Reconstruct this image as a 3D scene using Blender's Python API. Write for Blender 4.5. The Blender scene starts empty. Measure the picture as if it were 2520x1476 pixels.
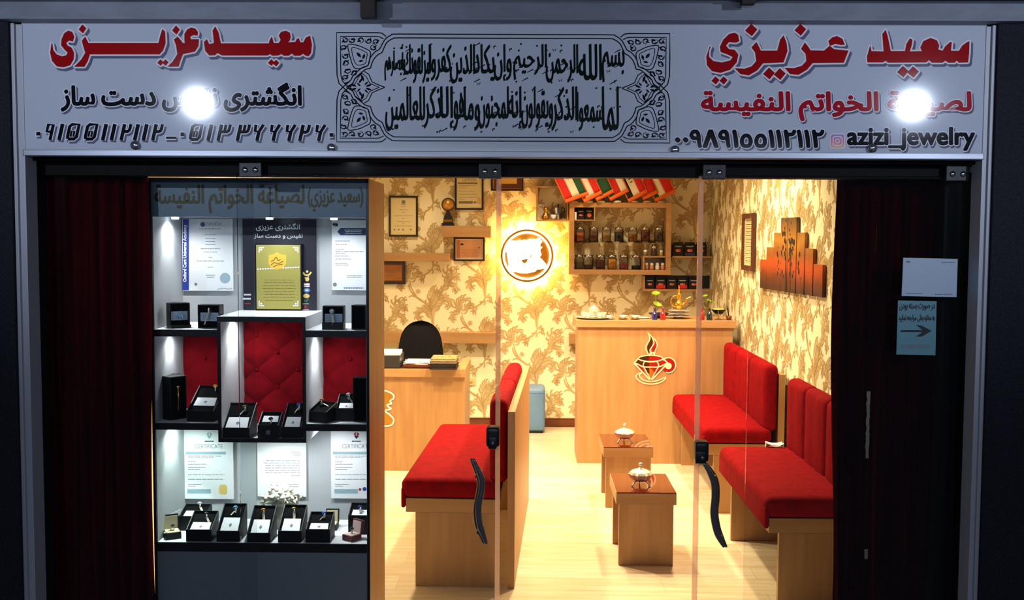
import bpy, bmesh, math, random, unicodedata
from mathutils import Vector, Matrix
random.seed(7)
SC = bpy.context.scene
COL = SC.collection
R = math.radians

# ---------------------------------------------------------------- camera (photo frame 2520 x 1476)
PW, PH, FPX = 2520, 1476, 2600.0
CAMP = Vector((0.0, -3.7, 1.65))
YAW, PITCH, ROLL = math.atan(40 / FPX), math.atan(165 / FPX), 0.0052
CR = (Matrix.Rotation(YAW, 3, 'Z') @ Matrix.Rotation(math.pi / 2 - PITCH, 3, 'X') @ Matrix.Rotation(ROLL, 3, 'Z'))
cd = bpy.data.cameras.new('camera'); cam = bpy.data.objects.new('camera', cd); COL.objects.link(cam)
cam.matrix_world = Matrix.Translation(CAMP) @ CR.to_4x4()
cd.sensor_fit = 'HORIZONTAL'; cd.sensor_width = 36.0; cd.lens = FPX * 36.0 / PW
cd.clip_start = 0.05; cd.clip_end = 60
SC.camera = cam

# ---------------------------------------------------------------- world, lights, exposure
wd = bpy.data.worlds.new('night'); SC.world = wd; wd.use_nodes = True
wd.node_tree.nodes['Background'].inputs[0].default_value = (0.42, 0.48, 0.72, 1)
wd.node_tree.nodes['Background'].inputs[1].default_value = 0.12
SC.view_settings.view_transform = 'Standard'; SC.view_settings.look = 'None'
SC.view_settings.exposure = 0.0; SC.view_settings.gamma = 1.0; SC.view_settings.use_curve_mapping = False
SC.cycles.max_bounces = 7; SC.cycles.diffuse_bounces = 2; SC.cycles.glossy_bounces = 3
SC.cycles.transmission_bounces = 4; SC.cycles.transparent_max_bounces = 14
SC.cycles.sample_clamp_indirect = 6.0; SC.cycles.caustics_reflective = False; SC.cycles.caustics_refractive = False

def light(kind, name, loc, power, color, target=None, **kw):
    l = bpy.data.lights.new(name, kind); l.energy = power; l.color = color
    for k, v in kw.items(): setattr(l, k, v)
    o = bpy.data.objects.new(name, l); COL.objects.link(o); o.location = loc
    if target is not None:
        o.rotation_euler = (Vector(target) - Vector(loc)).to_track_quat('-Z', 'Y').to_euler()
    return o
COOL = (0.70, 0.80, 1.0)
WARM = (1.0, 0.77, 0.47)
# passage lamps opposite the shop, mirrored in the glossy sign
light('SPOT', 'passage_lamp', (-2.20, -3.55, 2.50), 175, COOL, (-1.25, 0, 2.32), spot_size=R(44), spot_blend=1.0, shadow_soft_size=0.030)
light('SPOT', 'passage_lamp', (2.52, -3.55, 2.50), 185, COOL, (1.35, 0, 2.32), spot_size=R(44), spot_blend=1.0, shadow_soft_size=0.030)
light('AREA', 'passage_fill', (0.1, -3.62, 2.125), 24, COOL, (0.1, 0, 2.0), shape='RECTANGLE', size=3.4, size_y=0.07)  # added soft fill behind the camera, lightens the header's shadow on the fascia
# shop ceiling downlights
for lx, ly, pw in ((-0.95, 2.5, 120), (0.1, 2.2, 120), (0.95, 2.5, 100), (-0.95, 3.4, 80), (0.1, 3.3, 80), (0.9, 3.3, 60), (-0.8, 4.3, 30), (0.4, 4.3, 30)):
    light('SPOT', 'ceiling_downlight', (lx, ly, 2.66), pw * 1.9, WARM, (lx, ly, 0), spot_size=R(118), spot_blend=0.55, shadow_soft_size=0.06)
light('AREA', 'ceiling_fill', (0.0, 2.4, 2.6), 10, WARM, (0, 2.4, 0), shape='RECTANGLE', size=2.2, size_y=2.6)  # added broad fill under the ceiling, not a fixture of the shop

# ---------------------------------------------------------------- pixel -> place helpers
def ray(px, py):
    return CR @ Vector(((px - PW / 2) / FPX, (PH / 2 - py) / FPX, -1.0))
def at(px, py, Y):
    d = ray(px, py); t = (Y - CAMP.y) / d.y
    return CAMP + d * t
def atx(px, py, X):
    d = ray(px, py); t = (X - CAMP.x) / d.x
    return CAMP + d * t
def atz(px, py, Z=0.0):
    d = ray(px, py); t = (Z - CAMP.z) / d.z
    return CAMP + d * t

# ---------------------------------------------------------------- object helpers
WL = {}
def tag(o, label, cat, group=None):
    o['label'] = label; o['category'] = cat; o['kind'] = 'thing'
    if group: o['group'] = group
    return o
def thing(name, label, cat, loc=(0, 0, 0), group=None):
    o = bpy.data.objects.new(name, None); COL.objects.link(o); o.location = loc
    o.empty_display_size = 0.1; WL[o.name] = Vector(loc)
    return tag(o, label, cat, group)
def dup(root, loc, rotz=0.0, label=None, group=None):
    r = root.copy(); COL.objects.link(r); r.location = loc; r.rotation_euler = (0, 0, rotz)
    WL[r.name] = Vector(loc)
    if label: r['label'] = label
    if group: r['group'] = group
    for ch in list(root.children):
        c = ch.copy(); COL.objects.link(c); c.parent = r
        for g in list(ch.children):
            e = g.copy(); COL.objects.link(e); e.parent = c
    return r

class MB:
    def __init__(s): s.bm = bmesh.new()
    def box(s, a, b, bev=0.0, mi=0, rot=None):
        a, b = Vector(a), Vector(b)
        c = (a + b) / 2; d = Vector((abs(b.x - a.x), abs(b.y - a.y), abs(b.z - a.z)))
        r = bmesh.ops.create_cube(s.bm, size=1.0)
        vs = r['verts']
        for v in vs:
            p = Vector((v.co.x * d.x, v.co.y * d.y, v.co.z * d.z))
            if rot is not None: p = rot @ p
            v.co = p + c
        fs = list({f for v in vs for f in v.link_faces})
        for f in fs: f.material_index = mi
        if bev > 0:
            es = list({e for v in vs for e in v.link_edges})
            bmesh.ops.bevel(s.bm, geom=es, offset=bev, segments=2, profile=0.7, affect='EDGES', material=mi if mi else -1)
        return s
    def rbox(s, a, b, r, n=6, puff=None, mi=0, rot=None):
        a, b = Vector(a), Vector(b); c = (a + b) / 2
        h = Vector((abs(b.x - a.x) / 2, abs(b.y - a.y) / 2, abs(b.z - a.z) / 2))
        r = min(r, h.x, h.y, h.z)
        bm2 = bmesh.new(); bmesh.ops.create_cube(bm2, size=2.0)
        bmesh.ops.subdivide_edges(bm2, edges=bm2.edges[:], cuts=2 * n - 1, use_grid_fill=True)
        def warp(t, hh):
            k = min(0.45, r / hh) if hh > 0 else 0
            # spend a third of the divisions on each rounded end
            q = abs(t); sg = 1 if t >= 0 else -1
            return sg * hh * ((q / 0.5) * (1 - k) if q < 0.5 else (1 - k) + (q - 0.5) / 0.5 * k)
        mp = {}
        for v in bm2.verts:
            p = Vector((warp(v.co.x, h.x), warp(v.co.y, h.y), warp(v.co.z, h.z)))
            q = Vector((max(-h.x + r, min(h.x - r, p.x)), max(-h.y + r, min(h.y - r, p.y)), max(-h.z + r, min(h.z - r, p.z))))
            e = p - q
            if e.length > 1e-9: p = q + e.normalized() * r
            if puff: p = puff(p, h)
            if rot is not None: p = rot @ p
            mp[v] = s.bm.verts.new(p + c)
        for f in bm2.faces:
            try:
                g = s.bm.faces.new([mp[v] for v in f.verts]); g.material_index = mi; g.smooth = True
            except ValueError: pass
        bm2.free(); return s
    def tube(s, path, r, n=8, mi=0, flat=1.0, cap=True):
        path = [Vector(p) for p in path]; rs = r if isinstance(r, (list, tuple)) else [r] * len(path)
        rings = []; up = Vector((0, 0, 1))
        for i, p in enumerate(path):
            t = (path[min(i + 1, len(path) - 1)] - path[max(i - 1, 0)])
            if t.length < 1e-9: t = Vector((0, 0, 1))
            t.normalize()
            u = up - t * up.dot(t)
            if u.length < 0.05: u = Vector((1, 0, 0)) - t * t.x
            if u.length < 0.05: u = Vector((0, 1, 0)) - t * t.y
            u.normalize(); w = t.cross(u); up = u
            rings.append([s.bm.verts.new(p + (u * math.cos(2 * math.pi * k / n) + w * math.sin(2 * math.pi * k / n) * flat) * rs[i]) for k in range(n)])
        for i in range(len(rings) - 1):
            for k in range(n):
                f = s.bm.faces.new((rings[i][k], rings[i][(k + 1) % n], rings[i + 1][(k + 1) % n], rings[i + 1][k])); f.material_index = mi; f.smooth = True
        if cap:
            for g in (rings[0][::-1], rings[-1]):
                f = s.bm.faces.new(g); f.material_index = mi
        return s
    def lathe(s, prof, c=(0, 0, 0), n=20, mi=0, axis='Z', rib=None, smooth=True):
        c = Vector(c); rings = []
        for (r, z) in prof:
            ring = []
            for k in range(n):
                a = 2 * math.pi * k / n
                rr = r * (rib(a) if rib else 1.0)
                p = Vector((rr * math.cos(a), rr * math.sin(a), z))
                if axis == 'Y': p = Vector((p.x, -p.z, p.y))
                if axis == 'X': p = Vector((p.z, p.x, p.y))
                ring.append(s.bm.verts.new(c + p))
            rings.append(ring)
        for i in range(len(rings) - 1):
            for k in range(n):
                f = s.bm.faces.new((rings[i][k], rings[i][(k + 1) % n], rings[i + 1][(k + 1) % n], rings[i + 1][k])); f.material_index = mi; f.smooth = smooth
        if prof[0][0] > 1e-5:
            f = s.bm.faces.new(rings[0][::-1]); f.material_index = mi
        if prof[-1][0] > 1e-5:
            f = s.bm.faces.new(rings[-1]); f.material_index = mi
        return s
    def ball(s, c, r, n=10, mi=0, rot=None):
        r = Vector(r) if not isinstance(r, (int, float)) else Vector((r, r, r)); c = Vector(c)
        g = bmesh.ops.create_uvsphere(s.bm, u_segments=n + 2, v_segments=n, radius=1.0)
        for v in g['verts']:
            p = Vector((v.co.x * r.x, v.co.y * r.y, v.co.z * r.z))
            if rot is not None: p = rot @ p
            v.co = p + c
        for f in {f for v in g['verts'] for f in v.link_faces}: f.material_index = mi; f.smooth = True
        return s
    def torus(s, c, Rm, rm, n=20, m=8, rot=None, mi=0):
        pts = []
        for i in range(n):
            a = 2 * math.pi * i / n; ring = []
            for j in range(m):
                b = 2 * math.pi * j / m
                p = Vector(((Rm + rm * math.cos(b)) * math.cos(a), (Rm + rm * math.cos(b)) * math.sin(a), rm * math.sin(b)))
                if rot is not None: p = rot @ p
                ring.append(s.bm.verts.new(p + Vector(c)))
            pts.append(ring)
        for i in range(n):
            for j in range(m):
                f = s.bm.faces.new((pts[i][j], pts[(i + 1) % n][j], pts[(i + 1) % n][(j + 1) % m], pts[i][(j + 1) % m])); f.material_index = mi; f.smooth = True
        return s
    def poly(s, pts, mi=0):
        vs = [s.bm.verts.new(Vector(p)) for p in pts]
        try:
            f = s.bm.faces.new(vs); f.material_index = mi
        except ValueError: pass
        return s
    def prism(s, pts, ext, mi=0):
        ext = Vector(ext); n = len(pts)
        a = [s.bm.verts.new(Vector(p)) for p in pts]; b = [s.bm.verts.new(Vector(p) + ext) for p in pts]
        fs = [a[::-1], b] + [[a[i], a[(i + 1) % n], b[(i + 1) % n], b[i]] for i in range(n)]
        for f in fs:
            g = s.bm.faces.new(f); g.material_index = mi
        return s
    def grid(s, fn, nu, nv, mi=0, smooth=True):
        vs = [[s.bm.verts.new(fn(i / nu, j / nv)) for j in range(nv + 1)] for i in range(nu + 1)]
        for i in range(nu):
            for j in range(nv):
                f = s.bm.faces.new((vs[i][j], vs[i + 1][j], vs[i + 1][j + 1], vs[i][j + 1])); f.material_index = mi; f.smooth = smooth
        return s
    def build(s, name, mats, parent=None, recalc=True, local=False):
        if recalc: bmesh.ops.recalc_face_normals(s.bm, faces=s.bm.faces[:])
        if not isinstance(mats, (list, tuple)): mats = [mats]
        off = Vector((0, 0, 0))
        if parent is not None: off = WL.get(parent.name, Vector((0, 0, 0)))
        elif s.bm.verts and not local:
            xs = [v.co for v in s.bm.verts]
            lo = Vector([min(v[i] for v in xs) for i in range(3)]); hi = Vector([max(v[i] for v in xs) for i in range(3)])
            off = Vector(((lo.x + hi.x) / 2, (lo.y + hi.y) / 2, lo.z))
        if off.length > 0:
            for v in s.bm.verts: v.co -= off
        me = bpy.data.meshes.new(name); s.bm.to_mesh(me); s.bm.free()
        for m in mats: me.materials.append(m)
        o = bpy.data.objects.new(name, me); COL.objects.link(o)
        if parent is not None:
            o.parent = parent; WL[o.name] = off.copy()
        else:
            o.location = off; WL[o.name] = off.copy()
        return o
def struct(o): o['kind'] = 'structure'; return o

# ---------------------------------------------------------------- materials
def lin(c):
    c = [x / 255.0 for x in c]
    return tuple(x / 12.92 if x <= 0.04045 else ((x + 0.055) / 1.055) ** 2.4 for x in c) + (1.0,)
def M(name, rgb, rough=0.5, metal=0.0, spec=0.5, emit=None, es=0.0, coat=0.0, sheen=0.0, noise=None, bump=None):
    m = bpy.data.materials.new(name); m.use_nodes = True
    nt = m.node_tree; b = nt.nodes['Principled BSDF']
    b.inputs['Base Color'].default_value = lin(rgb); b.inputs['Roughness'].default_value = rough
    b.inputs['Metallic'].default_value = metal; b.inputs['Specular IOR Level'].default_value = spec
    b.inputs['Coat Weight'].default_value = coat; b.inputs['Sheen Weight'].default_value = sheen
    if sheen: b.inputs['Sheen Tint'].default_value = lin(rgb)
    if emit: b.inputs['Emission Color'].default_value = lin(emit); b.inputs['Emission Strength'].default_value = es
    if noise or bump:
        tc = nt.nodes.new('ShaderNodeTexCoord')
    if noise:
        sc, rgb2 = noise[0], noise[1]; st = noise[2] if len(noise) > 2 else (1, 1, 1)
        mp = nt.nodes.new('ShaderNodeMapping'); mp.inputs['Scale'].default_value = st
        n = nt.nodes.new('ShaderNodeTexNoise'); n.inputs['Scale'].default_value = sc; n.inputs['Detail'].default_value = 5
        rp = nt.nodes.new('ShaderNodeValToRGB'); rp.color_ramp.elements[0].position = 0.32; rp.color_ramp.elements[1].position = 0.68
        rp.color_ramp.elements[0].color = lin(rgb); rp.color_ramp.elements[1].color = lin(rgb2)
        nt.links.new(tc.outputs['Object'], mp.inputs['Vector']); nt.links.new(mp.outputs['Vector'], n.inputs['Vector'])
        nt.links.new(n.outputs['Fac'], rp.inputs['Fac']); nt.links.new(rp.outputs['Color'], b.inputs['Base Color'])
    if bump:
        n2 = nt.nodes.new('ShaderNodeTexNoise'); n2.inputs['Scale'].default_value = bump[0]
        bp = nt.nodes.new('ShaderNodeBump'); bp.inputs['Strength'].default_value = bump[1]; bp.inputs['Distance'].default_value = 0.01
        nt.links.new(tc.outputs['Object'], n2.inputs['Vector']); nt.links.new(n2.outputs['Fac'], bp.inputs['Height'])
        nt.links.new(bp.outputs['Normal'], b.inputs['Normal'])
    return m
def glass(name, tint=(0.94, 0.96, 0.96), ior=1.45, rough=0.0, haze=0.0):
    m = bpy.data.materials.new(name); m.use_nodes = True; nt = m.node_tree
    for n in list(nt.nodes): nt.nodes.remove(n)
    out = nt.nodes.new('ShaderNodeOutputMaterial'); mx = nt.nodes.new('ShaderNodeMixShader')
    tr = nt.nodes.new('ShaderNodeBsdfTransparent'); tr.inputs[0].default_value = (*tint, 1)
    gl = nt.nodes.new('ShaderNodeBsdfGlossy'); gl.inputs['Roughness'].default_value = rough
    fr = nt.nodes.new('ShaderNodeFresnel'); fr.inputs[0].default_value = ior
    nt.links.new(fr.outputs[0], mx.inputs[0]); nt.links.new(tr.outputs[0], mx.inputs[1]); nt.links.new(gl.outputs[0], mx.inputs[2])
    last = mx
    if haze > 0:
        df = nt.nodes.new('ShaderNodeBsdfDiffuse'); df.inputs[0].default_value = (0.8, 0.85, 0.85, 1)
        m2 = nt.nodes.new('ShaderNodeMixShader'); m2.inputs[0].default_value = haze
        nt.links.new(mx.outputs[0], m2.inputs[1]); nt.links.new(df.outputs[0], m2.inputs[2]); last = m2
    nt.links.new(last.outputs[0], out.inputs[0])
    return m
def translucent(name, rgb, fac=0.5):
    m = M(name, rgb, 0.4); nt = m.node_tree; b = nt.nodes['Principled BSDF']; out = nt.nodes['Material Output']
    t = nt.nodes.new('ShaderNodeBsdfTranslucent'); t.inputs[0].default_value = lin(rgb)
    mx = nt.nodes.new('ShaderNodeMixShader'); mx.inputs[0].default_value = fac
    tp = nt.nodes.new('ShaderNodeBsdfTransparent'); tp.inputs[0].default_value = lin((255, 240, 232)); m2 = nt.nodes.new('ShaderNodeMixShader'); m2.inputs[0].default_value = 0.6
    nt.links.new(b.outputs[0], mx.inputs[1]); nt.links.new(t.outputs[0], mx.inputs[2]); nt.links.new(mx.outputs[0], m2.inputs[1]); nt.links.new(tp.outputs[0], m2.inputs[2]); nt.links.new(m2.outputs[0], out.inputs[0])
    return m
def floor_mat():
    m = M('pale_laminate', (236, 212, 166), 0.28); nt = m.node_tree; b = nt.nodes['Principled BSDF']
    tc = nt.nodes.new('ShaderNodeTexCoord'); mp = nt.nodes.new('ShaderNodeMapping')
    nt.links.new(tc.outputs['Object'], mp.inputs['Vector'])
    br = nt.nodes.new('ShaderNodeTexBrick'); br.offset = 0.37
    br.inputs['Color1'].default_value = lin((242, 228, 200)); br.inputs['Color2'].default_value = lin((234, 214, 180)); br.inputs['Mortar'].default_value = lin((208, 180, 136))
    br.inputs['Scale'].default_value = 1.0; br.inputs['Mortar Size'].default_value = 0.0012; br.inputs['Brick Width'].default_value = 1.25; br.inputs['Row Height'].default_value = 0.19
    nt.links.new(mp.outputs['Vector'], br.inputs['Vector'])
    mp2 = nt.nodes.new('ShaderNodeMapping'); mp2.inputs['Scale'].default_value = (1.2, 14, 1)
    nt.links.new(tc.outputs['Object'], mp2.inputs['Vector'])
    n = nt.nodes.new('ShaderNodeTexNoise'); n.inputs['Scale'].default_value = 2.2; n.inputs['Detail'].default_value = 6
    nt.links.new(mp2.outputs['Vector'], n.inputs['Vector'])
    rp = nt.nodes.new('ShaderNodeValToRGB'); rp.color_ramp.elements[0].position = 0.35; rp.color_ramp.elements[1].position = 0.62
    rp.color_ramp.elements[0].color = (0.80, 0.72, 0.58, 1); rp.color_ramp.elements[1].color = (1, 1, 1, 1)
    nt.links.new(n.outputs['Fac'], rp.inputs['Fac'])
    mx = nt.nodes.new('ShaderNodeMix'); mx.data_type = 'RGBA'; mx.blend_type = 'MULTIPLY'; mx.inputs[0].default_value = 0.75
    nt.links.new(br.outputs['Color'], mx.inputs[6]); nt.links.new(rp.outputs['Color'], mx.inputs[7])
    nt.links.new(mx.outputs[2], b.inputs['Base Color'])
    return m
def sunset_mat():
    m = M('sunset_print', (200, 110, 30), 0.5); nt = m.node_tree; b = nt.nodes['Principled BSDF']
    tc = nt.nodes.new('ShaderNodeTexCoord'); geo = nt.nodes.new('ShaderNodeNewGeometry')
    sp = nt.nodes.new('ShaderNodeSeparateXYZ'); nt.links.new(geo.outputs['Position'], sp.inputs[0])
    mr = nt.nodes.new('ShaderNodeMapRange'); mr.inputs[1].default_value = 1.33; mr.inputs[2].default_value = 1.82
    n = nt.nodes.new('ShaderNodeTexNoise'); n.inputs['Scale'].default_value = 6.0; n.inputs['Detail'].default_value = 4
    nt.links.new(geo.outputs['Position'], n.inputs['Vector'])
    ad = nt.nodes.new('ShaderNodeMath'); ad.operation = 'MULTIPLY_ADD'; ad.inputs[1].default_value = 0.28; 
    nt.links.new(sp.outputs['Z'], mr.inputs[0]); nt.links.new(n.outputs['Fac'], ad.inputs[0]); nt.links.new(mr.outputs[0], ad.inputs[2])
    rp = nt.nodes.new('ShaderNodeValToRGB'); cr = rp.color_ramp
    cr.elements[0].position = 0.10; cr.elements[0].color = lin((36, 16, 8)); cr.elements[1].position = 1.1; cr.elements[1].color = lin((84, 64, 36))
    for p, c in ((0.26, (104, 38, 10)), (0.42, (190, 72, 12)), (0.55, (150, 84, 26)), (0.72, (184, 122, 44)), (0.9, (128, 86, 36))):
        e = cr.elements.new(p); e.color = lin(c)
    nt.links.new(ad.outputs[0], rp.inputs['Fac']); nt.links.new(rp.outputs['Color'], b.inputs['Base Color'])
    return m
def gradient_mat():
    m = M('icon_gradient', (190, 60, 110), 0.4); nt = m.node_tree; b = nt.nodes['Principled BSDF']
    tc = nt.nodes.new('ShaderNodeTexCoord'); sp = nt.nodes.new('ShaderNodeSeparateXYZ'); nt.links.new(tc.outputs['Generated'], sp.inputs[0])
    rp = nt.nodes.new('ShaderNodeValToRGB'); cr = rp.color_ramp
    cr.elements[0].position = 0.05; cr.elements[0].color = lin((225, 150, 70)); cr.elements[1].position = 1.0; cr.elements[1].color = lin((90, 70, 160))
    e = cr.elements.new(0.5); e.color = lin((195, 60, 110))
    nt.links.new(sp.outputs['Z'], rp.inputs['Fac']); nt.links.new(rp.outputs['Color'], b.inputs['Base Color'])
    return m
WOOD = M('beech_laminate', (166, 122, 76), 0.42, noise=(2.6, (184, 138, 90), (9, 9, 0.8)))
WOODH = M('beech_laminate_across', (166, 122, 76), 0.42, noise=(2.6, (184, 138, 90), (0.8, 9, 9)))
WOODB = M('skirting_wood', (120, 62, 28), 0.4, noise=(3, (98, 46, 20), (1, 8, 8)))
RED = M('red_velvet', (124, 5, 10), 0.9, spec=0.08, sheen=0.03, noise=(26, (146, 7, 12)), bump=(420, 0.15))
CURT = M('dark_red_curtain', (76, 5, 12), 0.85, spec=0.03, noise=(14, (54, 3, 8), (1, 1, 0.2)))
CURT2 = M('deep_wine_curtain', (60, 4, 5), 0.9, spec=0.0, noise=(14, (42, 3, 4), (1, 1, 0.2)))
BLK = M('black_card', (9, 8, 9), 0.5, spec=0.3)
BLKV = M('black_velvet_insert', (6, 6, 7), 0.9, spec=0.1)
BLKM = M('black_edge_trim', (7, 7, 8), 0.35)
HEADER = M('black_rail_housing', (5, 5, 5), 0.6, spec=0.12)
GREY = M('showcase_grey_board', (178, 180, 182), 0.6)
GREYD = M('showcase_base_grey', (128, 138, 144), 0.55, noise=(300, (134, 144, 150)))
FASC = M('frosted_fascia', (96, 118, 134), 0.4, noise=(60, (102, 124, 140)))
WHITE = M('white_card', (240, 241, 242), 0.55)
PAPER = M('white_paper', (238, 240, 244), 0.6)
INK = M('black_ink', (20, 20, 24), 0.5)
INKG = M('grey_ink', (120, 122, 128), 0.6)
GREENINK = M('dark_green_ink', (8, 22, 16), 0.062)
SILV = M('silver', (236, 232, 222), 0.3, 0.6)
CHROME = M('chrome', (190, 192, 196), 0.12, 1.0)
DCHROME = M('dark_chrome', (132, 126, 122), 0.26, 0.85)
GOLD = M('gold', (232, 176, 70), 0.22, 1.0)
BRASSP = M('brass_plaque', (176, 164, 84), 0.38, 0.5)
ALU = M('brushed_aluminium', (150, 154, 164), 0.40, 0.8, noise=(5, (134, 138, 148), (1, 30, 30)))
ALUS = M('satin_aluminium_upright', (170, 172, 180), 0.5, 0.2)
REDN = M('crimson_showcase_velvet', (112, 6, 16), 0.9, spec=0.08, noise=(26, (130, 8, 18)), bump=(420, 0.15))
STONE = M('dark_granite', (34, 36, 44), 0.75, spec=0.2, noise=(120, (22, 24, 30)), bump=(90, 0.3))
BEAMM = M('grey_painted_beam', (126, 132, 146), 0.55, noise=(9, (112, 118, 130), (1, 3, 3)))
SOFF = M('brown_soffit', (44, 34, 28), 0.7, noise=(30, (34, 26, 22)))
PANEL = M('gloss_sign_film', (196, 202, 214), 0.062, spec=0.5)
SRED = M('sign_red', (168, 6, 14), 0.062)
SRED2 = M('sign_crimson', (176, 16, 36), 0.062)
SBLK = M('sign_black', (10, 9, 18), 0.062)
SWHT = M('sign_white', (232, 234, 242), 0.062)
SSHD = M('sign_print_grey', (104, 104, 130), 0.062)
GLASS = glass('door_glass', (0.93, 0.95, 0.95), 1.22)
GLASSF = glass('fixed_pane_glass', (0.91, 0.93, 0.93), 1.22)
JAR = glass('jar_glass', (0.90, 0.90, 0.88), 1.30, 0.05)
CRYS = glass('crystal', (0.93, 0.92, 0.88), 1.4, 0.08)
STRIP = translucent('clear_edge_seal', (252, 232, 222), 0.6)
WALLP = M('cream_wallpaper', (250, 236, 200), 0.6, bump=(160, 0.08))
MOTIF = M('gold_damask', (222, 196, 144), 0.55, noise=(14, (194, 162, 108)))
MOTIF2 = M('brown_damask_line', (160, 128, 84), 0.5)
MOTIF3 = M('pale_damask_line', (252, 240, 205), 0.5)
FLOORM = floor_mat()
CEILM = M('ceiling_paint', (150, 132, 104), 0.7)
CHAIRM = M('black_chair_fabric', (12, 11, 13), 0.85, spec=0.2, bump=(300, 0.2))
PLASTIC = M('black_plastic', (14, 14, 16), 0.4)
POUF = M('blue_grey_leatherette', (104, 142, 186), 0.5, noise=(8, (98, 136, 180)), bump=(260, 0.12))
TTOP = M('brown_table_glass', (92, 30, 8), 0.06, spec=0.7, coat=0.6)
FRAMEB = M('black_frame', (26, 17, 15), 0.4)
FRAMEBR = M('brown_frame', (92, 48, 26), 0.4)
CERT = M('cream_certificate', (226, 208, 158), 0.55)
PINKC = M('pink_certificate', (214, 168, 140), 0.55)
WPLAQ = M('wooden_plaque_face', (184, 118, 54), 0.45, noise=(6, (168, 102, 44), (1, 1, 8)))
GLOW = M('lit_acrylic', (255, 240, 205), 0.4, emit=(255, 226, 160), es=2.6)
HALO = M('led_ring', (255, 220, 140), 0.4, emit=(255, 190, 88), es=300.0)
LEDW = M('white_led', (255, 255, 255), 0.4, emit=(225, 240, 255), es=18.0)
GOLDD = M('gold_logo_sheet', (186, 132, 44), 0.35, 0.5)
# ---------------------------------------------------------------- flat printed art helpers
class Art:
    """Flat printed shapes on a plane. f(u, v) -> point on the plane, nrm points at the viewer."""
    def __init__(s, f, nrm, step=0.0002, base=0.0004):
        s.f, s.n, s.step, s.base = f, Vector(nrm).normalized(), step, base
        s.mb = MB(); s.k = 0
    def P(s, u, v, l): return s.f(u, v) + s.n * (s.base + s.step * l)
    def poly(s, pts, mi=0, l=0.0):
        s.mb.poly([s.P(u, v, l) for u, v in pts], mi); return s
    def rect(s, a, b, mi=0, l=0.0):
        return s.poly([(a[0], a[1]), (b[0], a[1]), (b[0], b[1]), (a[0], b[1])], mi, l)
    def ring(s, pts, r, n, mi, l, dx=0, dy=0):
        for k in range(n):
            a = 2 * math.pi * k / n
            s.poly([(u + dx + r * math.cos(a), v + dy + r * math.sin(a)) for u, v in pts], mi, l + 0.9 * k / n)
        return s
    def disc(s, c, r, mi=0, l=0.0, n=24, r2=None):
        return s.poly([(c[0] + r * math.cos(2 * math.pi * k / n), c[1] + (r2 or r) * math.sin(2 * math.pi * k / n)) for k in range(n)], mi, l)
    def stroke(s, path, w, mi=0, l=0.0, closed=False, ramp=0.15):
        n = len(path); ws = w if isinstance(w, (list, tuple)) else [w] * n
        L, Rr = [], []
        for i, (x, y) in enumerate(path):
            if closed: a, b = path[(i - 1) % n], path[(i + 1) % n]
            else: a, b = path[max(0, i - 1)], path[min(n - 1, i + 1)]
            tx, ty = b[0] - a[0], b[1] - a[1]; d = math.hypot(tx, ty) or 1e-9
            nx, ny = -ty / d * ws[i] / 2, tx / d * ws[i] / 2
            L.append((x + nx, y + ny)); Rr.append((x - nx, y - ny))
        m = n if closed else n - 1
        va = [s.mb.bm.verts.new(s.P(u, v, l + ramp * i / n)) for i, (u, v) in enumerate(L)]; vb = [s.mb.bm.verts.new(s.P(u, v, l + ramp * i / n)) for i, (u, v) in enumerate(Rr)]
        for i in range(m):
            j = (i + 1) % n
            try:
                f = s.mb.bm.faces.new((va[i], va[j], vb[j], vb[i])); f.material_index = mi
            except ValueError: pass
        return s
    def lines(s, x0, x1, y0, y1, n, mi=0, l=0.0, jit=0.25, w=1.2, align='c'):
        for i in range(n):
            y = y0 + (y1 - y0) * (i + 0.5) / n
            f = 1 - jit * random.random()
            if align == 'c': a, b = (x0 + x1) / 2 - (x1 - x0) / 2 * f, (x0 + x1) / 2 + (x1 - x0) / 2 * f
            elif align == 'l': a, b = x0, x0 + (x1 - x0) * f
            else: a, b = x1 - (x1 - x0) * f, x1
            x = a
            while x < b:
                e = min(b, x + (x1 - x0) * random.uniform(0.06, 0.18)); s.rect((x, y - w / 2), (e, y + w / 2), mi, l); x = e + (x1 - x0) * 0.02
        return s
    def build(s, name, mats, parent=None): return s.mb.build(name, mats, parent, recalc=False)
def smooth(pts, n=6, closed=False):
    """Catmull-Rom through pts."""
    out = []; m = len(pts)
    for i in range(m if closed else m - 1):
        p0 = pts[(i - 1) % m] if closed or i > 0 else pts[0]
        p1, p2 = pts[i], pts[(i + 1) % m]
        p3 = pts[(i + 2) % m] if closed or i + 2 < m else pts[-1]
        for k in range(n):
            t = k / n
            out.append(tuple(0.5 * (2 * p1[j] + (p2[j] - p0[j]) * t + (2 * p0[j] - 5 * p1[j] + 4 * p2[j] - p3[j]) * t * t + (3 * p1[j] - p0[j] - 3 * p2[j] + p3[j]) * t ** 3) for j in range(len(p1))))
    if not closed: out.append(tuple(pts[-1]))
    return out

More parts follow.
